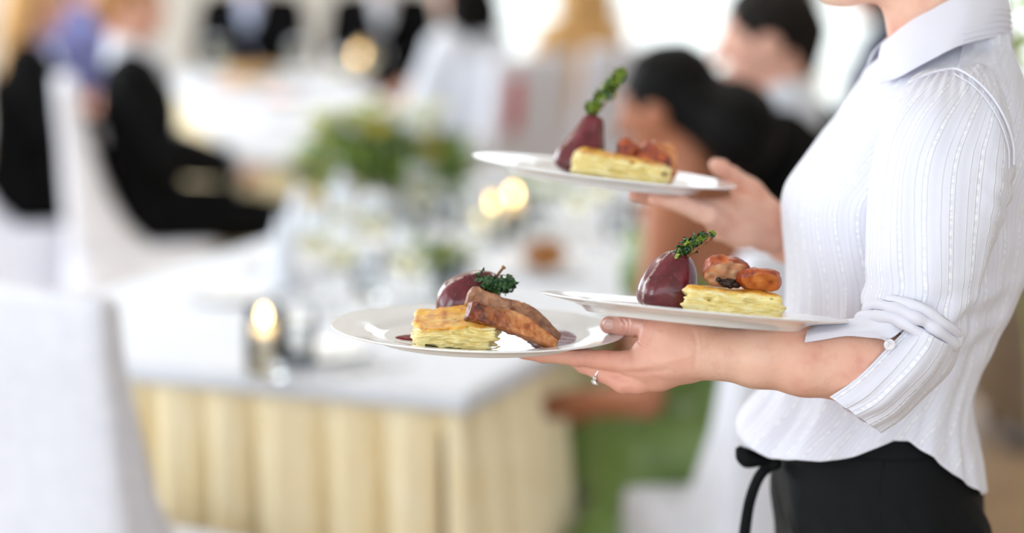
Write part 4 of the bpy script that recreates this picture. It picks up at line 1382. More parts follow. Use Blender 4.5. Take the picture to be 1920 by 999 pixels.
# forearm oval: flatten by a second, deeper line behind
B.chain([A(1640, 676, 2.205), A(1420, 668, 2.200), A(1306, 658, 2.198)], [.030, .022, .018], .02)
PL = {}


def plate_frame(px, py, Y, roll, app):
    """a plate by the pixel of its rim centre, its distance, the slope of its long axis in the picture and the angle it is seen at (degrees)"""
    c = A(px, py, Y)
    view = (c - CAM) / np.linalg.norm(c - CAM)
    sight = math.degrees(math.asin(-view[2]))
    R = rotm('y', math.radians(roll)) @ rotm('x', math.radians(-(sight - app)))
    o = c - R @ np.array([0, 0, .0146])                   # centre of the foot
    return o, R


PF1 = plate_frame(897, 611, 2.265, 1.7, 9.2)
PF2 = plate_frame(1301, 573, 2.172, 5.4, 2.0)
PF3 = plate_frame(1133, 318, 2.545, 6.6, 3.6)
def onp(pf, x, y, z): return pf[0] + pf[1] @ np.array([x, y, z], float)
# --- left hand: thumb over the rim of the left plate, fingers spread under its foot
B.chain([WR, A(1262, 662, 2.186), A(1220, 672, 2.192)], [.0225, .0240, .0215], .014)
B.chain([A(1290, 690, 2.192), A(1235, 702, 2.198), A(1190, 712, 2.203)], [.0135, .0140, .0130], .012)
B.chain([A(1290, 650, 2.205), A(1230, 668, 2.222), A(1195, 690, 2.226)], [.016, .018, .014], .014)
B.chain([A(1292, 640, 2.180), A(1255, 630, 2.180), A(1226, 621, 2.190)], [.0170, .0150, .0126], .014)
tp = onp(PF1, .1245, .010, .0236)
TH = [A(1226, 619, 2.196), A(1196, 614, 2.222), A(1168, 612, 2.243), A(1142, 609, 2.252)]
B.chain(TH, [.0118, .0100, .0097, .0086], .004); B.ell(TH[3], (.0090, .0085, .0086), k=.003)
def fing(pts, rs, k=.004): B.chain(pts, rs, k)
fz = -.0085
IX = [A(1214, 686, 2.190), A(1176, 681, 2.196), A(1130, 674, 2.206), A(1082, 670, 2.213), onp(PF1, .066, -.026, -.0085), onp(PF1, .045, -.020, -.0078)]
fing(IX, [.0150, .0118, .0092, .0086, .0076, .0068])
MD = [A(1205, 700, 2.206), A(1166, 690, 2.222), onp(PF1, .105, .000, -.0130), onp(PF1, .075, .008, -.0088), onp(PF1, .052, .012, -.0082)]
fing(MD, [.0130, .0108, .0092, .0084, .0074])
RG = [A(1198, 716, 2.198), A(1168, 717, 2.201), A(1130, 700, 2.212), A(1094, 684, 2.228), onp(PF1, .085, -.004, -.0086)]
fing(RG, [.0122, .0102, .0086, .0078, .0070])
PK = [A(1204, 716, 2.215), A(1176, 716, 2.228), onp(PF1, .118, .030, -.022), onp(PF1, .100, .036, -.0100), onp(PF1, .085, .040, -.0075)]
fing(PK, [.0110, .0092, .0078, .0070, .0062])
# --- right arm and hand under the far plate
ER = np.array([.512, 2.690, 1.150]); WRr = A(1480, 452, 2.640)
B.chain([(.445, TY + .14, 1.395), (.505, 2.66, 1.27), ER], [.050, .043, .038], .03)
B.chain([ER, (ER + WRr) / 2 + [0, 0, .004], WRr], [.038, .033, .0235], .015)
B.chain([WRr, A(1430, 425, 2.620), A(1392, 400, 2.600)], [.0245, .0245, .022], .014)
B.chain([A(1440, 440, 2.605), A(1390, 432, 2.580), A(1352, 428, 2.560)], [.017, .0175, .0145], .014)
B.chain([A(1445, 400, 2.640), A(1405, 362, 2.650), A(1380, 338, 2.645)], [.0165, .0150, .012], .012)
T2 = [A(1396, 352, 2.648), A(1372, 330, 2.632), A(1352, 315, 2.618), A(1342, 309, 2.610)]
B.chain(T2, [.0125, .0105, .0095, .0080], .005)
for xs_, ys_, mc in (((.118, .085, .055), (-.035, -.052, -.062), A(1352, 424, 2.553)), ((.112, .072, .036), (-.010, -.018, -.026), A(1362, 415, 2.570)), ((.116, .076, .044), (.016, .014, .008), A(1372, 402, 2.590)), ((.122, .085, .060), (.042, .044, .040), A(1385, 390, 2.610))):
    B.chain([mc, onp(PF3, xs_[0], ys_[0], -.0200), onp(PF3, xs_[1], ys_[1], -.0098), onp(PF3, xs_[2], ys_[2], -.0080)], [.0128, .0104, .0088, .0072], .005)


def axis(lo, hi, fine_ranges, f, c):
    pts = [lo]; 
    while pts[-1] < hi:
        x = pts[-1]; s = c
        for a, b_, *st in fine_ranges:
            q = st[0] if st else f
            s = min(s, q if a <= x <= b_ else max(a - x, x - b_) * .25 + q)
        pts.append(x + s)
    return np.array(pts)


FV = .0013
lo, hi = B.bbox()
ax_x = axis(lo[0] - .03, hi[0] + .03, [(A(990, 650, 2.25)[0], A(1660, 650, 2.18)[0]), (A(1230, 400, 2.6)[0], A(1500, 400, 2.6)[0]), (.26, .50, .0035)], FV, .008)
ax_y = axis(lo[1] - .03, hi[1] + .03, [(2.13, 2.30), (2.50, 2.68), (2.33, 2.53, .0035)], FV, .008)
ax_z = axis(lo[2] - .03, hi[2] + .03, [(A(1300, 770, 2.18)[2], A(1300, 585, 2.18)[2]), (A(1400, 480, 2.6)[2], A(1400, 295, 2.6)[2]), (1.50, 1.76, .0035)], FV, .008)
V, F = B.build(axes=(ax_x, ax_y, ax_z))
V = relax(V, F, 3, .4)
# creases over the joints and shallow hollows between the tendons
BPX, BPY = topix(V)
NB = vnormals(V, F)
near = V[:, 1] < 2.30
def crease(pts, wd, dep):
    P = crom(np.array(pts, float), np.linspace(0, len(pts) - 1, 24))
    dd = np.full(len(V), 99.0)
    sel = near & (BPX > 1000) & (BPX < 1420) & (BPY > 560) & (BPY < 760)
    dd[sel] = np.sqrt(((BPX[sel][:, None] - P[None, :, 0]) ** 2 + (BPY[sel][:, None] - P[None, :, 1]) ** 2).min(1))
    return (dep * np.exp(-(dd / wd) ** 2))[:, None] * NB
for pts, wd, dep in (([(1166, 598), (1173, 608), (1170, 622)], 2.2, .0007), ([(1176, 597), (1180, 608), (1176, 624)], 2.2, .0007), ([(1158, 600), (1162, 608)], 2.0, .0004), ([(1090, 666), (1086, 678), (1092, 688)], 2.2, .0006), ([(1098, 664), (1095, 676), (1100, 688)], 2.2, .0006),
                    ([(1192, 632), (1200, 642), (1214, 650)], 3.0, .0012), ([(1150, 702), (1176, 698), (1210, 698), (1250, 694)], 6, .0010), ([(1300, 622), (1306, 650), (1302, 690)], 5, .0006), ([(1316, 624), (1320, 660)], 4, .0004)):
    V = V - crease(pts, wd, dep)
for pts, wd, dep in (([(1168, 612), (1170, 612)], 10, .0006), ([(1095, 674), (1098, 674)], 9, .0007), ([(1180, 686), (1200, 686)], 10, .0012), ([(1168, 722), (1176, 722)], 9, .0015), ([(1190, 688), (1240, 680), (1290, 668)], 7, .0007), ([(1230, 622), (1250, 628)], 10, .0008)):
    V = V + crease(pts, wd, dep)

Mk = Mat('fair_skin_waitress', rgb(228, 172, 150), .46, spec=.42, sss=.18)
vv_ = Mk.coord()
n1 = Mk.noise(18, vv_, 3); n2 = Mk.noise(70, vv_, 4, .6)
c_ = Mk.ramp(n1, [(.3, rgb(234, 194, 172)), (.55, rgb(229, 179, 157)), (.75, rgb(218, 156, 138))])
c_ = Mk.mix(Mk.ramp(n2, [(.5, (0, 0, 0)), (.75, (.35, .35, .35))]), c_, rgb(206, 128, 116))
# hands are pinker than forearms
gx = Mk.n('ShaderNodeNewGeometry'); sx_ = Mk.n('ShaderNodeSeparateXYZ'); Mk.l(Mk.n('ShaderNodeTexCoord').outputs['Object'], sx_.inputs[0])
hand = Mk.math('MULTIPLY', Mk.math('SUBTRACT', A(1330, 650, 2.18)[0] - .40, sx_.outputs[0]), 16, None, True)
c_ = Mk.mix(Mk.math('MULTIPLY', hand, .42), c_, rgb(220, 142, 126))
Mk.base(c_)
hb = Mk.math('ADD', Mk.math('MULTIPLY', Mk.noise(1500, vv_, 3), .35), Mk.noise(260, vv_, 4, .6))
Mk.bump(hb, .28, .0009)
m_wskin = Mk.m
body = obj('body', V, F, m_wskin, wroot)
# nails
m_nail = Mat('fingernail', rgb(236, 192, 178), .22, spec=.5, coat=.3).m
def nail(c, along, nrm, L, Wd, name='fingernail'):
    along = along / np.linalg.norm(along); nrm = nrm - along * (nrm @ along); nrm /= np.linalg.norm(nrm); sd = np.cross(along, nrm)
    G = np.zeros((9, 9, 3))
    for i in range(9):
        for j in range(9):
            a, b_ = i / 8 * 2 - 1, j / 8 * 2 - 1
            w_ = Wd * (1 - .25 * max(0, -a) ** 2 - .35 * max(0, a) ** 3)
            G[i, j] = c + along * a * L + sd * b_ * w_ + nrm * (-.0020 * b_ * b_ - .0008 * a * a + .0004)
    o = obj(name, G.reshape(-1, 3), gridF(9, 9), m_nail, wroot)
    mod(o, 'SOLIDIFY', thickness=.0006, offset=0)
    return o
tdir = TH[3] - TH[2]
BPX, BPY = topix(V); nm_ = (np.hypot(BPX - 1141, BPY - 608) < 5) & (V[:, 1] < 2.27)
nm_ &= V[:, 1] < V[nm_, 1].min() + .004
nc = V[nm_]; nn_ = vnormals(V, F)[nm_].mean(0); nn_ /= np.linalg.norm(nn_)
nail(nc.mean(0) + nn_ * .0009, tdir, nn_, .0064, .0056)
# eyes, brows, lips
for s in (-1, 1):
    v, f = lathe([(0, -.012), (.009, -.008), (.012, 0), (.009, .008), (0, .012)], 16)
    e = obj('eye', v + H((s * .031, .0670, .008)), f, m_eye, wroot)
    v, f = lathe([(0, 0), (.0055, -.0005), (.006, -.003)], 16); v = v @ rotm('x', -PI / 2).T
    obj('iris', v @ RH.T + H((s * .031, .0797, .008)), f, m_iris, e)
    obj('eyebrow', *tube([H((s * .016, .090, .030)), H((s * .032, .0865, .035)), H((s * .048, .074, .030))], [.0022, .0026, .0012], 8), m_hairdark, wroot)
L1 = Body(); L1.chain([H((-.022, .084, -.064)), H((0, .0935, -.061)), H((.022, .084, -.064))], [.003, .005, .003], .004); L1.chain([H((-.02, .084, -.067)), H((0, .0935, -.071)), H((.02, .084, -.067))], [.003, .0058, .003], .004)
V, F = L1.build(.0015); obj('lips', V, F, Mat('lips', rgb(190, 104, 100), .35).m, wroot)
# hair drawn back into a low knot, clear of the collar
C = Body(); C.ell(H((0, -.02, .032)), (.082, .100, .096), RH, .02); C.ell(H((0, -.115, .025)), (.05, .045, .05), RH, .03)
C.sub(H((0, .088, -.045)), (.09, .078, .10), RH, .012)
for s in (-1, 1): C.sub(H((s * .085, .005, -.04)), (.03, .035, .05), RH, .01)
C.sub(H((0, -.03, -.135)), (.12, .14, .06), RH, .01)
V, F = C.build(.006); V = V + vnormals(V, F) * (.003 * vnoise(V[:, 0] * 80, V[:, 1] * 80, V[:, 2] * 25, 4))[:, None]
obj('hair', V, F, m_hairbrown, wroot)

# ---- ring on her left hand
rc = A(1127, 701, 2.2125); rd = RG[3] - RG[1]; rd /= np.linalg.norm(rd)
u_ = np.cross(rd, [0, 1, 0]); u_ /= np.linalg.norm(u_); w_ = np.cross(rd, u_)
m_silver = Mat('silver', (.86, .85, .83), .12, metal=1).m
loop_ = [rc + .0094 * (math.cos(a) * u_ + math.sin(a) * w_) for a in np.linspace(0, 2 * PI, 49)]
ring = obj('ring', *tube(loop_, .0010, 8, cap=False), m_silver, wroot); ring['label'] = 'silver ring with small clear stones'
m_stone = Mat('clear_stone', (1, 1, 1), .0, trans=.6, ior=2.2, spec=1).m
def cut_stone(c, r, up):
    up = up / np.linalg.norm(up); a = np.cross(up, rd); a /= np.linalg.norm(a); b_ = np.cross(up, a)
    v, f = lathe([(0, -.7), (1, 0), (.62, .42), (0, .42)], 8)
    v = v * r
    return obj('stone', v[:, :1] * a + v[:, 1:2] * b_ + v[:, 2:] * up + c, f, m_stone, ring, smooth=False)
main_ = np.array([-.35, -.75, -.62]); main_ -= rd * (main_ @ rd); main_ /= np.linalg.norm(main_)
side_ = np.cross(rd, main_)
for ang, r, off in ((0, .0034, .0122), (.42, .0022, .0112), (-.42, .0022, .0112)):
    dvec = math.cos(ang) * main_ + math.sin(ang) * side_
    cs_ = rc + dvec * off
    cut_stone(cs_, r, dvec)
    for k in range(4):
        a = k * PI / 2 + .4
        t1 = np.cross(dvec, rd)
        obj('claw', *tube([rc + dvec * .0096 + (math.cos(a) * t1 + math.sin(a) * rd) * r * .5, cs_ + (math.cos(a) * t1 + math.sin(a) * rd) * r * .95 + dvec * r * .25], .0004, 6), m_silver, ring)

# ---- black skirt, waistband, apron strings
Mb = Mat('black_twill', rgb(9, 11, 14), .72, spec=.22)
vb = Mb.coord(); Mb.bump(Mb.math('ADD', Mb.noise(1400, vb, 2), Mb.math('MULTIPLY', Mb.noise(40, vb, 3), 2)), .25, .0008)
m_twill = Mb.m
sk = [(745, 1475, 1800, .118), (800, 1465, 1812, .128), (868, 1452, 1820, .138), (930, 1450, 1834, .147), (1000, 1462, 1850, .156), (1150, 1452, 1878, .168), (1400, 1446, 1890, .172), (1750, 1446, 1890, .172), (1900, 1448, 1888, .172)]
n = 160
SK = np.array([[A((l + r) / 2, py, TY)[2], A(l, py, TY)[0], A(r, py, TY)[0], b_] for py, l, r, b_ in sk])
S_ = crom(SK, np.linspace(0, len(sk) - 1, 120))
ths = np.linspace(PI * .5, PI * 2.5, n)
G = np.zeros((120, n, 3))
for i, (z, xl, xr, b_) in enumerate(S_):
    ca, sa = np.cos(ths), np.sin(ths); r = (np.abs(ca) ** 2.2 + np.abs(sa) ** 2.2) ** (-1 / 2.2)
    G[i, :, 0] = (xl + xr) / 2 + (xr - xl) / 2 * ca * r; G[i, :, 1] = TY + b_ * sa * r; G[i, :, 2] = z
zz = G[..., 2]
fd = .0045 * vnoise(ths[None] * 3 + 0 * zz, zz * 9, 0 * zz, 4) + .004 * vnoise(ths[None] * 7 + zz * 25, zz * 26, 0 * zz, 5)
G = G - gnormals(G) * (fd * np.clip((1.03 - zz) / .05, 0, 1))[..., None]
skirt = cloth('skirt', G, m_twill, wroot, thick=.0015); skirt['label'] = 'black skirt with a waistband'
def around(zrel, a0, a1, k, off=.001, col=None):
    P = []
    for q in np.linspace(a0, a1, k):
        j = np.interp(q, ths, np.arange(n)); i = np.interp(-zrel, -zz[:, 0], np.arange(120))
        j0, i0 = int(j), int(i)
        p = G[min(i0, 119), min(j0, n - 1)]
        o_ = p - np.array([S_[min(i0, 119), 1:3].mean(), TY, p[2]]); o_ /= np.linalg.norm(o_)
        P.append(np.array([p[0], p[1], zrel]) + o_ * off)
    return P
zb = A(1550, 871, 2.28)[2]
obj('waistband_seam', *tube(around(zb, PI * .75, PI * 2.35, 60), .0017, 8), m_twill, skirt)
for a in (PI * 1.22, PI * 1.47, PI * 1.72):
    P = []
    for z in np.linspace(zb, .62, 40): P.append(around(z, a + .02 * math.sin(z * 30), a + .02 * math.sin(z * 30) + .001, 2, .0006)[0])
    obj('dart_seam', *tube(P, .0016, 6), m_twill, skirt)
# apron strings: a knot, a loop and a hanging tail at the front
kn = A(1448, 868, 2.375)
obj('apron_knot', *lump(kn, (.010, .010, .008), 5, .2, 14), m_twill, skirt)
def strap(pts, wd, name, th_=.0014):
    P = crom(np.array([A(*p) for p in pts]), np.linspace(0, len(pts) - 1, 50))
    t_ = np.gradient(P, axis=0); t_ /= np.linalg.norm(t_, axis=1, keepdims=True)
    sd = np.cross(t_, [0, 1, 0]); sd /= np.linalg.norm(sd, axis=1, keepdims=True)
    w = np.interp(np.linspace(0, 1, 50), np.linspace(0, 1, len(wd)), wd)[:, None]
    Gs = np.stack([P + sd * w * c + np.array([0, .0012 * (1 - abs(c)) * -2, 0]) for c in (-1, -.5, 0, .5, 1)], 1)
    o = obj(name, Gs.reshape(-1, 3), gridF(50, 5), m_twill, skirt); mod(o, 'SOLIDIFY', thickness=th_)
    return o
strap([(1450, 866, 2.372), (1425, 890, 2.365), (1408, 930, 2.365), (1399, 975, 2.368), (1394, 1030, 2.370), (1398, 1090, 2.372)], [.006, .0055, .0055, .006, .0065], 'apron_string')
strap([(1450, 867, 2.374), (1425, 864, 2.364), (1402, 862, 2.360), (1391, 852, 2.361), (1383, 838, 2.366)], [.004, .0055, .0085, .0075, .0015], 'apron_bow')
strap([(1385, 838, 2.374), (1400, 848, 2.376), (1425, 859, 2.376), (1450, 867, 2.376)], [.0015, .005, .005, .004], 'apron_bow')
for s in (-1, 1):
    S = Body(); S.cap((.436, TY + s * .07, .030), (.288, TY + s * .072, .026), .036, .028, .02); S.cap((.420, TY + s * .07, .05), (.420, TY + s * .07, .03), .04, .042, .02)
    def cut(d, xs, ys, zs): np.maximum(d, np.broadcast_to((.002 - zs)[None, None, :], d.shape), out=d)
    V, F = S.build(.006, post=cut); obj('shoe', V, F, m_shoe, wroot)
# ================================================================== the three served plates
def put(o, pf):
    o.matrix_world = Matrix.Translation(Vector(pf[0])) @ Matrix([list(r) for r in pf[1]]).to_4x4()
    return o


for pf, lb in ((PF1, 'white served plate held low at left, on her fingers'), (PF2, 'white served plate balanced on her thumb and forearm'), (PF3, 'white served plate raised in her far hand')):
    tag(put(obj('dinner_plate', PLATEV, PLATEF, m_china, origin=(0, 0, 0)), pf), lb, 'plate', 'served plates')


def field(fn, lo, hi, vox, sm=1):
    xs, ys, zs = [np.arange(a - 3 * vox, b + 3 * vox, vox) for a, b in zip(lo, hi)]
    X, Y, Z = np.meshgrid(xs, ys, zs, indexing='ij')
    V, F = surface_net(fn(X, Y, Z).astype(np.float32), xs, ys, zs)
    return (relax(V, F, sm, .35) if sm else V), F


def rbox(X, Y, Z, h, r):
    qx, qy, qz = np.abs(X) - h[0] + r, np.abs(Y) - h[1] + r, np.abs(Z) - h[2] + r
    return np.sqrt(np.maximum(qx, 0) ** 2 + np.maximum(qy, 0) ** 2 + np.maximum(qz, 0) ** 2) + np.minimum(np.maximum(qx, np.maximum(qy, qz)), 0) - r


# ---- potato gratin
def gratin_mat(name, ztop, slope=(0, 0)):
    M = Mat(name, rgb(236, 218, 148), .38, spec=.45, sss=.12)
    v = M.coord(); sp = M.n('ShaderNodeSeparateXYZ'); M.l(v, sp.inputs[0])
    lay = M.noise(1.0, M.coord((90, 90, 420)), 4, .65, 1.2)
    body = M.ramp(lay, [(.28, rgb(206, 176, 100)), (.42, rgb(232, 208, 128)), (.56, rgb(240, 226, 164)), (.72, rgb(240, 234, 198))])
    zt = M.math('SUBTRACT', sp.outputs[2], M.math('ADD', M.math('MULTIPLY', sp.outputs[0], slope[0]), M.math('MULTIPLY', sp.outputs[1], slope[1])))
    zt = M.math('ADD', zt, M.math('MULTIPLY', M.math('SUBTRACT', M.noise(120, v, 3), .5), .006))
    crust = M.math('DIVIDE', M.math('SUBTRACT', zt, ztop - .0042), .003, None, True)
    top = M.ramp(M.noise(70, v, 4), [(.30, rgb(236, 190, 84)), (.5, rgb(222, 160, 56)), (.68, rgb(176, 98, 34))])
    M.base(M.mix(crust, body, top))
    M.bump(M.math('ADD', lay, M.math('MULTIPLY', M.noise(900, v, 3), .3)), .5, .0012)
    return M.m


def gratin(pf, c, h, rz, lift, label, seed, round_=.006, vox=.0011):
    """c centre of the base, h half sizes; lift = rise of the top along local x and y"""
    ca, sa = math.cos(rz), math.sin(rz)
    def fn(X, Y, Z):
        x = (X - c[0]) * ca + (Y - c[1]) * sa; y = -(X - c[0]) * sa + (Y - c[1]) * ca
        rise = 1 + (lift[0] * x + lift[1] * y) / (2 * h[2])
        z = (Z - c[2]) / rise - h[2]
        zf = z / h[2]
        # each potato layer juts out or stays back
        wz = Z + .0035 * vnoise(x * 38, y * 38, Z * 60, seed)
        ly = vnoise(wz * 270, x * 42, y * 42, seed + 1)
        side = np.clip((.88 - zf) / .25, 0, 1)
        d = rbox(x, y, z, h, round_)
        d += side * (.0040 * ly + .0024 * vnoise(x * 130, y * 130, wz * 560, seed + 2)) + .0030 * vnoise(x * 45, y * 45, Z * 45, seed + 3)
        d += np.clip((zf - .5) * 2, 0, 1) * .0009 * vnoise(x * 150, y * 150, 0 * x, seed + 4)
        hole = vnoise(x * 85, y * 85, Z * 240, seed + 6)
        d += side * np.clip(hole - .38, 0, 1) * .018
        return d
    R = math.hypot(h[0], h[1]) + .008
    V, F = field(fn, (c[0] - R, c[1] - R, c[2] - .001), (c[0] + R, c[1] + R, c[2] + 2 * h[2] * 1.45 + .004), vox)
    V[:, 2] = np.maximum(V[:, 2], c[2])
    sx, sy = lift[0] * ca - lift[1] * sa, lift[0] * sa + lift[1] * ca
    m = gratin_mat('potato_gratin', c[2] + 2 * h[2] - sx * c[0] - sy * c[1], (sx, sy))
    return tag(put(obj('gratin_portion', V, F, m, origin=(0, 0, 0)), pf), label, 'food', 'potato gratin portions')


gratin(PF1, (-.022, -.058, .0042), (.041, .029, .0145), .10, (.10, .24), 'potato gratin portion under the roast slices on the low left plate', 5)
gratin(PF2, (.0320, -.040, .0042), (.0460, .030, .0155), -.03, (.00, .02), 'potato gratin portion on the plate over her forearm', 15)
gratin(PF3, (.016, -.045, .0042), (.0545, .028, .0150), -.06, (-.05, .02), 'potato gratin portion on the raised plate', 25, round_=.0142)

# ---- poached pears
Mq = Mat('wine_poached_pear', rgb(96, 26, 44), .26, spec=.5, coat=.35)
uvq = Mq.n('ShaderNodeUVMap'); sq_ = Mq.n('ShaderNodeSeparateXYZ'); Mq.l(uvq.outputs[0], sq_.inputs[0])
vq = Mq.coord()
cq = Mq.ramp(Mq.noise(45, vq, 4), [(.3, rgb(62, 12, 21)), (.5, rgb(92, 20, 31)), (.68, rgb(112, 38, 48))])
cq = Mq.mix(Mq.ramp(Mq.noise(320, vq, 3), [(.60, (0, 0, 0)), (.75, (.35, .35, .35))]), cq, rgb(150, 90, 110))
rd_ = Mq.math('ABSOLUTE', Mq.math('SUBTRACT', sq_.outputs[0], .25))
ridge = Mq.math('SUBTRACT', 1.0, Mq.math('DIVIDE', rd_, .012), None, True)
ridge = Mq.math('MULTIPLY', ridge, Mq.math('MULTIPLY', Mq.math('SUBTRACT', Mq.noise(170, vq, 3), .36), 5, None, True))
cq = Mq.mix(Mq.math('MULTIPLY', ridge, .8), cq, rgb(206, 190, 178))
Mq.base(cq); Mq.bump(Mq.math('ADD', Mq.noise(240, vq, 4), Mq.math('MULTIPLY', ridge, .7)), .35, .0008)
m_pear = Mq.m
m_stalk = mottled('pear_stalk', rgb(96, 54, 26), rgb(150, 96, 50), 200, .5, .3, 500)
m_kaledark = mottled('fried_kale', rgb(22, 52, 24), rgb(52, 92, 40), 120, .35)
m_kalemid = mottled('fried_kale_mid', rgb(34, 74, 36), rgb(66, 112, 58), 120, .35)
m_kalelight = mottled('fried_kale_light', rgb(84, 108, 18), rgb(128, 146, 36), 120, .4)  # yellow-green stands in for light shining through the raised sprig


def pear(pf, base, tip, R, ridge_a, label, prof=None, seed=1, stem=None, facet=.04):
    base, tip = np.array(base, float), np.array(tip, float)
    ax = tip - base; L = np.linalg.norm(ax); ax /= L
    u = np.cross([0, 1.0, 0], ax); u /= np.linalg.norm(u); w = np.cross(ax, u)
    prof = prof or [(0, 0), (.30, .02), (.62, .08), (.86, .20), (.98, .34), (1, .44), (.93, .58), (.78, .72), (.60, .84), (.42, .93), (.20, .985), (0, 1)]
    pr = crom(np.array(prof, float), np.linspace(0, len(prof) - 1, 56)); pr[0, 0] = 0; pr[-1, 0] = 0
    n = 97
    a = np.linspace(0, 2 * PI, n)
    rr = np.maximum(pr[:, 0], 0)[:, None] * R
    k = 1 + facet * np.cos(a * 7 + .5)[None] * .35 + .05 * vnoise(2.2 * np.cos(a)[None] + 0 * rr, 2.2 * np.sin(a)[None] + 0 * rr, pr[:, 1][:, None] * 3 + 0 * rr, seed)
    k = k + .035 * np.exp(-((np.angle(np.exp(1j * (a - ridge_a)))) / .07) ** 2)[None]
    rr = rr * k
    G = base[None, None] + ax[None, None] * (pr[:, 1] * L)[:, None, None] + (rr * np.cos(a)[None])[..., None] * u + (rr * np.sin(a)[None])[..., None] * w
    UV = np.stack([np.tile(((a - ridge_a) / (2 * PI) + .25) % 1.0, (56, 1)), np.tile(pr[:, 1][:, None], (1, n))], -1)
    G[..., 2] = np.maximum(G[..., 2], .0042)
    o = put(obj('poached_pear', G.reshape(-1, 3), gridF(56, n), m_pear, uv=UV.reshape(-1, 2), origin=(0, 0, 0)), pf)
    if stem is not None:
        P = crom(np.array(stem, float), np.linspace(0, len(stem) - 1, 14))
        s = obj('stalk', *tube(P, np.r_[np.linspace(.0016, .0014, 11), .0018, .0024, .0021], 9), m_stalk, o)
        s.matrix_parent_inverse.identity()
    return tag(o, label, 'food', 'wine poached pears')


def kale(pf, spine, spread, n, size, mats, label, seed=1):
    """a crisp curly sprig: a stalk with ruffled leaflets"""
    rng = np.random.RandomState(seed)
    P = crom(np.array(spine, float), np.linspace(0, len(spine) - 1, 30))
    VV, FF = [], []
    for k in range(n):
        i = rng.randint(4, 30); c = P[i]
        d = rng.randn(3); d /= np.linalg.norm(d); c = c + d * spread * rng.rand() ** .6 * (1 - .55 * abs(i / 29 - .5) * 1.2)
        u = rng.randn(3); u /= np.linalg.norm(u); w = np.cross(u, d); w /= np.linalg.norm(w)
        m = 9; L = size * (.6 + .8 * rng.rand())
        ring = [c + L * (.25 + .3 * (j % 2)) * (math.cos(2 * PI * j / m) * u + math.sin(2 * PI * j / m) * w) * (1 + .3 * rng.rand()) + d * L * .32 * math.sin(2 * PI * j / m * 3 + k) for j in range(m)]
        mid = [c + .5 * (q - c) + d * L * .12 for q in ring]
        V = np.array([c + d * L * .1] + mid + ring)
        F = [[0, 1 + j, 1 + (j + 1) % m] for j in range(m)] + [[1 + j, 1 + m + j, 1 + m + (j + 1) % m, 1 + (j + 1) % m] for j in range(m)]
        VV.append((V, F))
    h = n // 3
    t = thing('kale_sprig', (0, 0, 0), label, 'garnish', 'fried kale sprigs')
    put(t, pf)
    for nm, sel, mm in (('curly_leaf', VV[:h], mats[1]), ('curly_leaf', VV[h:], mats[0])):
        o = obj(nm, *join(sel), mm, t); o['kind'] = 'stuff'
        mod(o, 'SUBSURF', levels=1, render_levels=1)
    obj('stalk', *tube(P, np.linspace(.0012, .0007, 30), 8), mats[1], t)
    return t


pear(PF1, (-.036, .004, .0165), (.018, .000, .0665), .0300, 3.65, 'wine-dark poached pear leaning behind the gratin on the low left plate', seed=3, stem=[(.016, 0, .064), (.020, -.001, .0705), (.0245, -.002, .0765)])
kale(PF1, [(-.002, -.018, .0655), (.010, -.020, .0620), (.024, -.020, .0600), (.031, -.020, .0640)], .0128, 170, .0072, (m_kaledark, m_kalemid), 'dark green curly kale sprig tucked against the pear on the low left plate', 4)
pear(PF2, (-.034, .000, .0042), (-.0165, .002, .0655), .0290, 3.85, 'wine-dark poached pear standing on the plate over her forearm', seed=6, prof=[(0, 0), (.45, .0), (.80, .06), (.96, .18), (1, .32), (.97, .46), (.88, .62), (.76, .76), (.58, .88), (.34, .97), (.15, 1.0), (0, 1)], stem=[(-.012, -.006, .0610), (-.006, -.009, .0672), (.004, -.009, .0760), (.0100, -.009, .0825)])
kale(PF2, [(-.0270, -.010, .0570), (-.0170, -.006, .0660), (-.0060, -.001, .0755), (.0080, .000, .0850)], .0088, 150, .0064, (m_kaledark, m_kalelight), 'small dark kale sprig beside the pear stalk on the middle plate', 7)
pear(PF3, (-.031, .000, .0042), (-.0170, .002, .0770), .0290, 3.3, 'wine-dark poached pear with a tall neck on the raised plate', seed=9, prof=[(0, 0), (.5, .0), (.86, .05), (1, .14), (.98, .24), (.90, .36), (.78, .48), (.66, .60), (.55, .72), (.46, .84), (.34, .94), (0, 1)], stem=[(-.017, .002, .075), (-.010, .002, .086), (-.006, .002, .094)])
kale(PF3, [(-.027, -.006, .0740), (-.019, -.004, .0870), (-.009, -.004, .1010), (.000, -.004, .1150), (.007, -.004, .1235)], .0105, 190, .0088, (m_kalelight, m_kaledark), 'tall yellow-green kale sprig standing on the raised pear', 10)

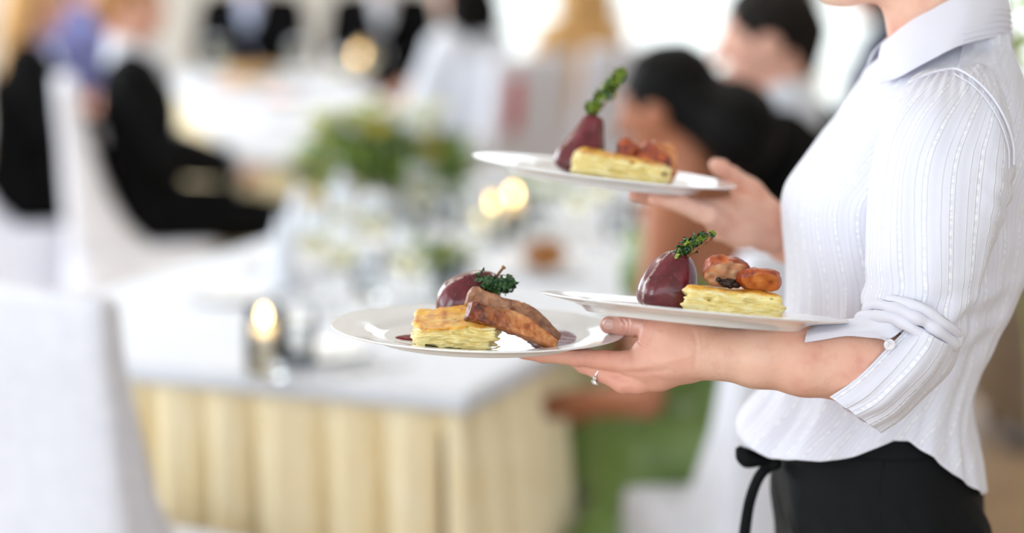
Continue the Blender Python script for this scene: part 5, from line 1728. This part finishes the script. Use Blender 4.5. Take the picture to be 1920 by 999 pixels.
# ---- roast slices
def meat_mat(name, stops_skin, cut=None, axis_x=None, flesh_=((214, 160, 116), (236, 204, 170))):
    M = Mat(name, rgb(190, 116, 60), .36, spec=.5, sss=.05, coat=.12)
    v = M.coord(); sp = M.n('ShaderNodeSeparateXYZ'); M.l(v, sp.inputs[0])
    skin = M.ramp(M.noise(85, v, 5, .65), stops_skin)
    if axis_x:                                                  # a scorched end: along local x from a to b
        f = M.math('DIVIDE', M.math('SUBTRACT', sp.outputs[0], axis_x[0]), axis_x[1] - axis_x[0])
        f = M.math('ADD', f, M.math('MULTIPLY', M.math('SUBTRACT', M.noise(75, v, 4), .5), 1.6))
        skin = M.mix(M.math('ADD', f, 0, None, True), M.ramp(M.noise(140, v, 4), [(.35, rgb(62, 20, 10)), (.6, rgb(132, 58, 24)), (.75, rgb(176, 92, 44))]), skin)
    if cut:                                                     # a pale cut face in front: local y below the plane a*x + b
        f = M.math('DIVIDE', M.math('SUBTRACT', M.math('ADD', M.math('ADD', M.math('MULTIPLY', sp.outputs[0], cut[0]), cut[1]), M.math('MULTIPLY', sp.outputs[2], cut[2])), sp.outputs[1]), .0015, None, True)
        flesh = M.ramp(M.noise(60, M.coord((1, 1, 2.5)), 4), [(.35, rgb(*flesh_[0])), (.65, rgb(*flesh_[1]))])
        skin = M.mix(f, skin, flesh)
    M.base(skin)
    M.bump(M.noise(420, v, 5, .65), .5, .0012)
    return M.m


OR = [(.30, rgb(120, 58, 26)), (.44, rgb(182, 104, 54)), (.58, rgb(206, 138, 82)), (.75, rgb(222, 168, 116))]
GR = [(.30, rgb(84, 50, 38)), (.45, rgb(146, 98, 70)), (.6, rgb(176, 126, 90)), (.76, rgb(204, 154, 112))]
BR = [(.30, rgb(78, 22, 10)), (.48, rgb(148, 60, 22)), (.62, rgb(190, 92, 36)), (.78, rgb(222, 138, 66))]


def slab(pf, a, b, hgt, thick, tilt, label, m, seed, bend=.0):
    """a long roast slice from a to b (its lower edge's ends), standing hgt tall and thick deep"""
    a, b = np.array(a, float), np.array(b, float)
    ax = b - a; L = np.linalg.norm(ax); ax /= L
    sd = np.cross([0, 0, 1.0], ax); sd /= np.linalg.norm(sd)
    up = np.cross(ax, sd); up = up * math.cos(tilt) + sd * math.sin(tilt); up /= np.linalg.norm(up); sd = np.cross(up, ax)
    def fn(X, Y, Z):
        px_, py_, pz_ = X - a[0], Y - a[1], Z - a[2]
        x = px_ * ax[0] + py_ * ax[1] + pz_ * ax[2]; y = px_ * sd[0] + py_ * sd[1] + pz_ * sd[2]; z = px_ * up[0] + py_ * up[1] + pz_ * up[2]
        t = np.clip(x / L, 0, 1)
        hh = hgt * (1 - .58 * np.clip((t - .55) / .45, 0, 1) ** 1.6) * (1 + .06 * np.sin(t * 9 + seed))
        zz_ = (z - bend * np.sin(PI * t)) - hh / 2
        d = rbox(x - L / 2, y, zz_ * hgt / hh, (L / 2, thick / 2, hgt / 2), .0022)
        return d + .0011 * vnoise(X * 110, Y * 130, Z * 130, seed) + .0008 * vnoise(X * 330, Y * 330, Z * 330, seed + 1)
    c = (a + b) / 2; R = L / 2 + hgt * .7
    V, F = field(fn, (c[0] - R, c[1] - .03, min(a[2], b[2]) - .004), (c[0] + R, c[1] + .03, max(a[2], b[2]) + hgt + .012), .0011)
    V[:, 2] = np.maximum(V[:, 2], .0044)
    return tag(put(obj('roast_slice', V, F, m, origin=(0, 0, 0)), pf), label, 'food', 'roast slices')


slab(PF1, (-.012, -.088, .0345), (.076, -.070, .0046), .0195, .017, .35, 'front roast slice with a scorched end leaning on the gratin, low left plate', meat_mat('roast_front', OR, None, (.006, .040)), 3, .002)
slab(PF1, (-.014, -.050, .0440), (.080, -.040, .0075), .0180, .016, .3, 'second roast slice lying behind the front one on the low left plate', meat_mat('roast_back', GR), 8, .004)


def chunk(pf, c, r, label, cutp, m, seed, tilt=0.0, cz=0.0):
    """a thick round slice cut open towards the viewer"""
    ct, st = math.cos(tilt), math.sin(tilt)
    def fn(X, Y, Z):
        x0, y, z0 = X - c[0], Y - c[1], Z - c[2]
        x, z = x0 * ct + z0 * st, -x0 * st + z0 * ct
        e = ((np.abs(x) / r[0]) ** 2.6 + (np.abs(y) / r[1]) ** 2.6 + (np.abs(z) / r[2]) ** 2.6) ** (1 / 2.6)
        d = (e - 1) * min(r) * .9
        d += .0014 * vnoise(X * 160, Y * 160, Z * 160, seed) + .0016 * vnoise(X * 60, Y * 60, Z * 60, seed + 1)
        d = np.maximum(d, (cutp[0] * X + cutp[1] + cz * (Z - c[2])) - Y + .0006 * vnoise(X * 200, 0 * X, Z * 200, seed + 2))
        return np.maximum(d, c[2] - r[2] * .92 - Z)
    V, F = field(fn, np.array(c) - np.array(r) * 1.2, np.array(c) + np.array(r) * 1.2, .0010)
    return tag(put(obj('roast_slice', V, F, m, origin=(0, 0, 0)), pf), label, 'food', 'roast slices')


c1 = chunk(PF2, (.0245, -.040, .0500), (.0225, .019, .0155), 'tall stuffed roast slice on the gratin beside the middle pear', (.22, -.0520), meat_mat('roast_stuffed', BR, (.22, -.0512 + .95 * .050, -.95)), 4, -.10, -.95)
sf = obj('stuffing', *join([lump((.0260, -.0395, .0405), (.0080, .0036, .0040), 2, .55, 22, 5), lump((.0165, -.0430, .0430), (.0022, .0020, .0022), 5, .5, 14, 5), lump((.0340, -.0400, .0395), (.0040, .0026, .0026), 7, .5, 14, 5)]), mottled('dark_stuffing', rgb(26, 18, 14), rgb(70, 48, 34), 400, .5, .4, 900), c1)
sf.matrix_parent_inverse.identity()
chunk(PF2, (.0545, -.046, .0465), (.0200, .018, .0112), 'low browned roast slice at the right end of the gratin, middle plate', (.0, -.0590), meat_mat('roast_low', BR, (.0, -.0582 + .8 * .0465, -.8), None, ((190, 104, 48), (216, 140, 74))), 12, -.06, -.8)
slab(PF2, (.055, -.004, .0046), (.083, -.006, .0046), .030, .012, .1, 'roast slice standing behind the gratin on the middle plate', meat_mat('roast_rear', OR), 21)
slab(PF3, (.008, -.020, .0300), (.036, -.014, .0240), .024, .014, .0, 'dark roast slice nearest the pear on the raised plate', meat_mat('roast_raised_dark', BR), 31)
slab(PF3, (.028, -.030, .0300), (.068, -.022, .0046), .026, .014, .1, 'middle roast slice on the raised plate', meat_mat('roast_raised_mid', BR), 33, .004)
slab(PF3, (.036, -.012, .0260), (.074, -.004, .0046), .034, .014, .1, 'rear roast slice at the right end of the raised plate', meat_mat('roast_raised_rear', OR), 35, .004)

# ---- red wine sauce
Mz = Mat('red_wine_sauce', rgb(112, 10, 18), .22, spec=.3, ior=1.12); Mz.bump(Mz.noise(70, Mz.coord(), 3), .8, .004); m_sauce = Mz.m
def sauce(pf, c, r, label, seed):
    n = 72; rows = []
    for k, (q, z) in enumerate([(0, .0012), (.5, .0012), (.8, .0011), (.93, .0008), (1.0, .0002), (1.0, -.0003)]):
        a = np.linspace(0, 2 * PI, n, endpoint=False)
        w = 1 + .16 * vnoise(np.cos(a) * 2, np.sin(a) * 2, 0 * a, seed) + .06 * vnoise(np.cos(a) * 5, np.sin(a) * 5, 0 * a, seed)
        rows.append(np.stack([c[0] + r[0] * q * w * np.cos(a), c[1] + r[1] * q * w * np.sin(a), 0 * a + .0043 + z], 1))
    G = np.array(rows)
    return tag(put(obj('sauce_pool', G.reshape(-1, 3), gridF(6, n, True), m_sauce, origin=(0, 0, 0)), pf), label, 'sauce')
sauce(PF1, (.080, -.012, 0), (.034, .060), 'dark red sauce pool right of the roast slices on the low left plate', 3)
sauce(PF1, (-.062, -.022, 0), (.020, .016), 'small red sauce streak left of the gratin on the low left plate', 5)
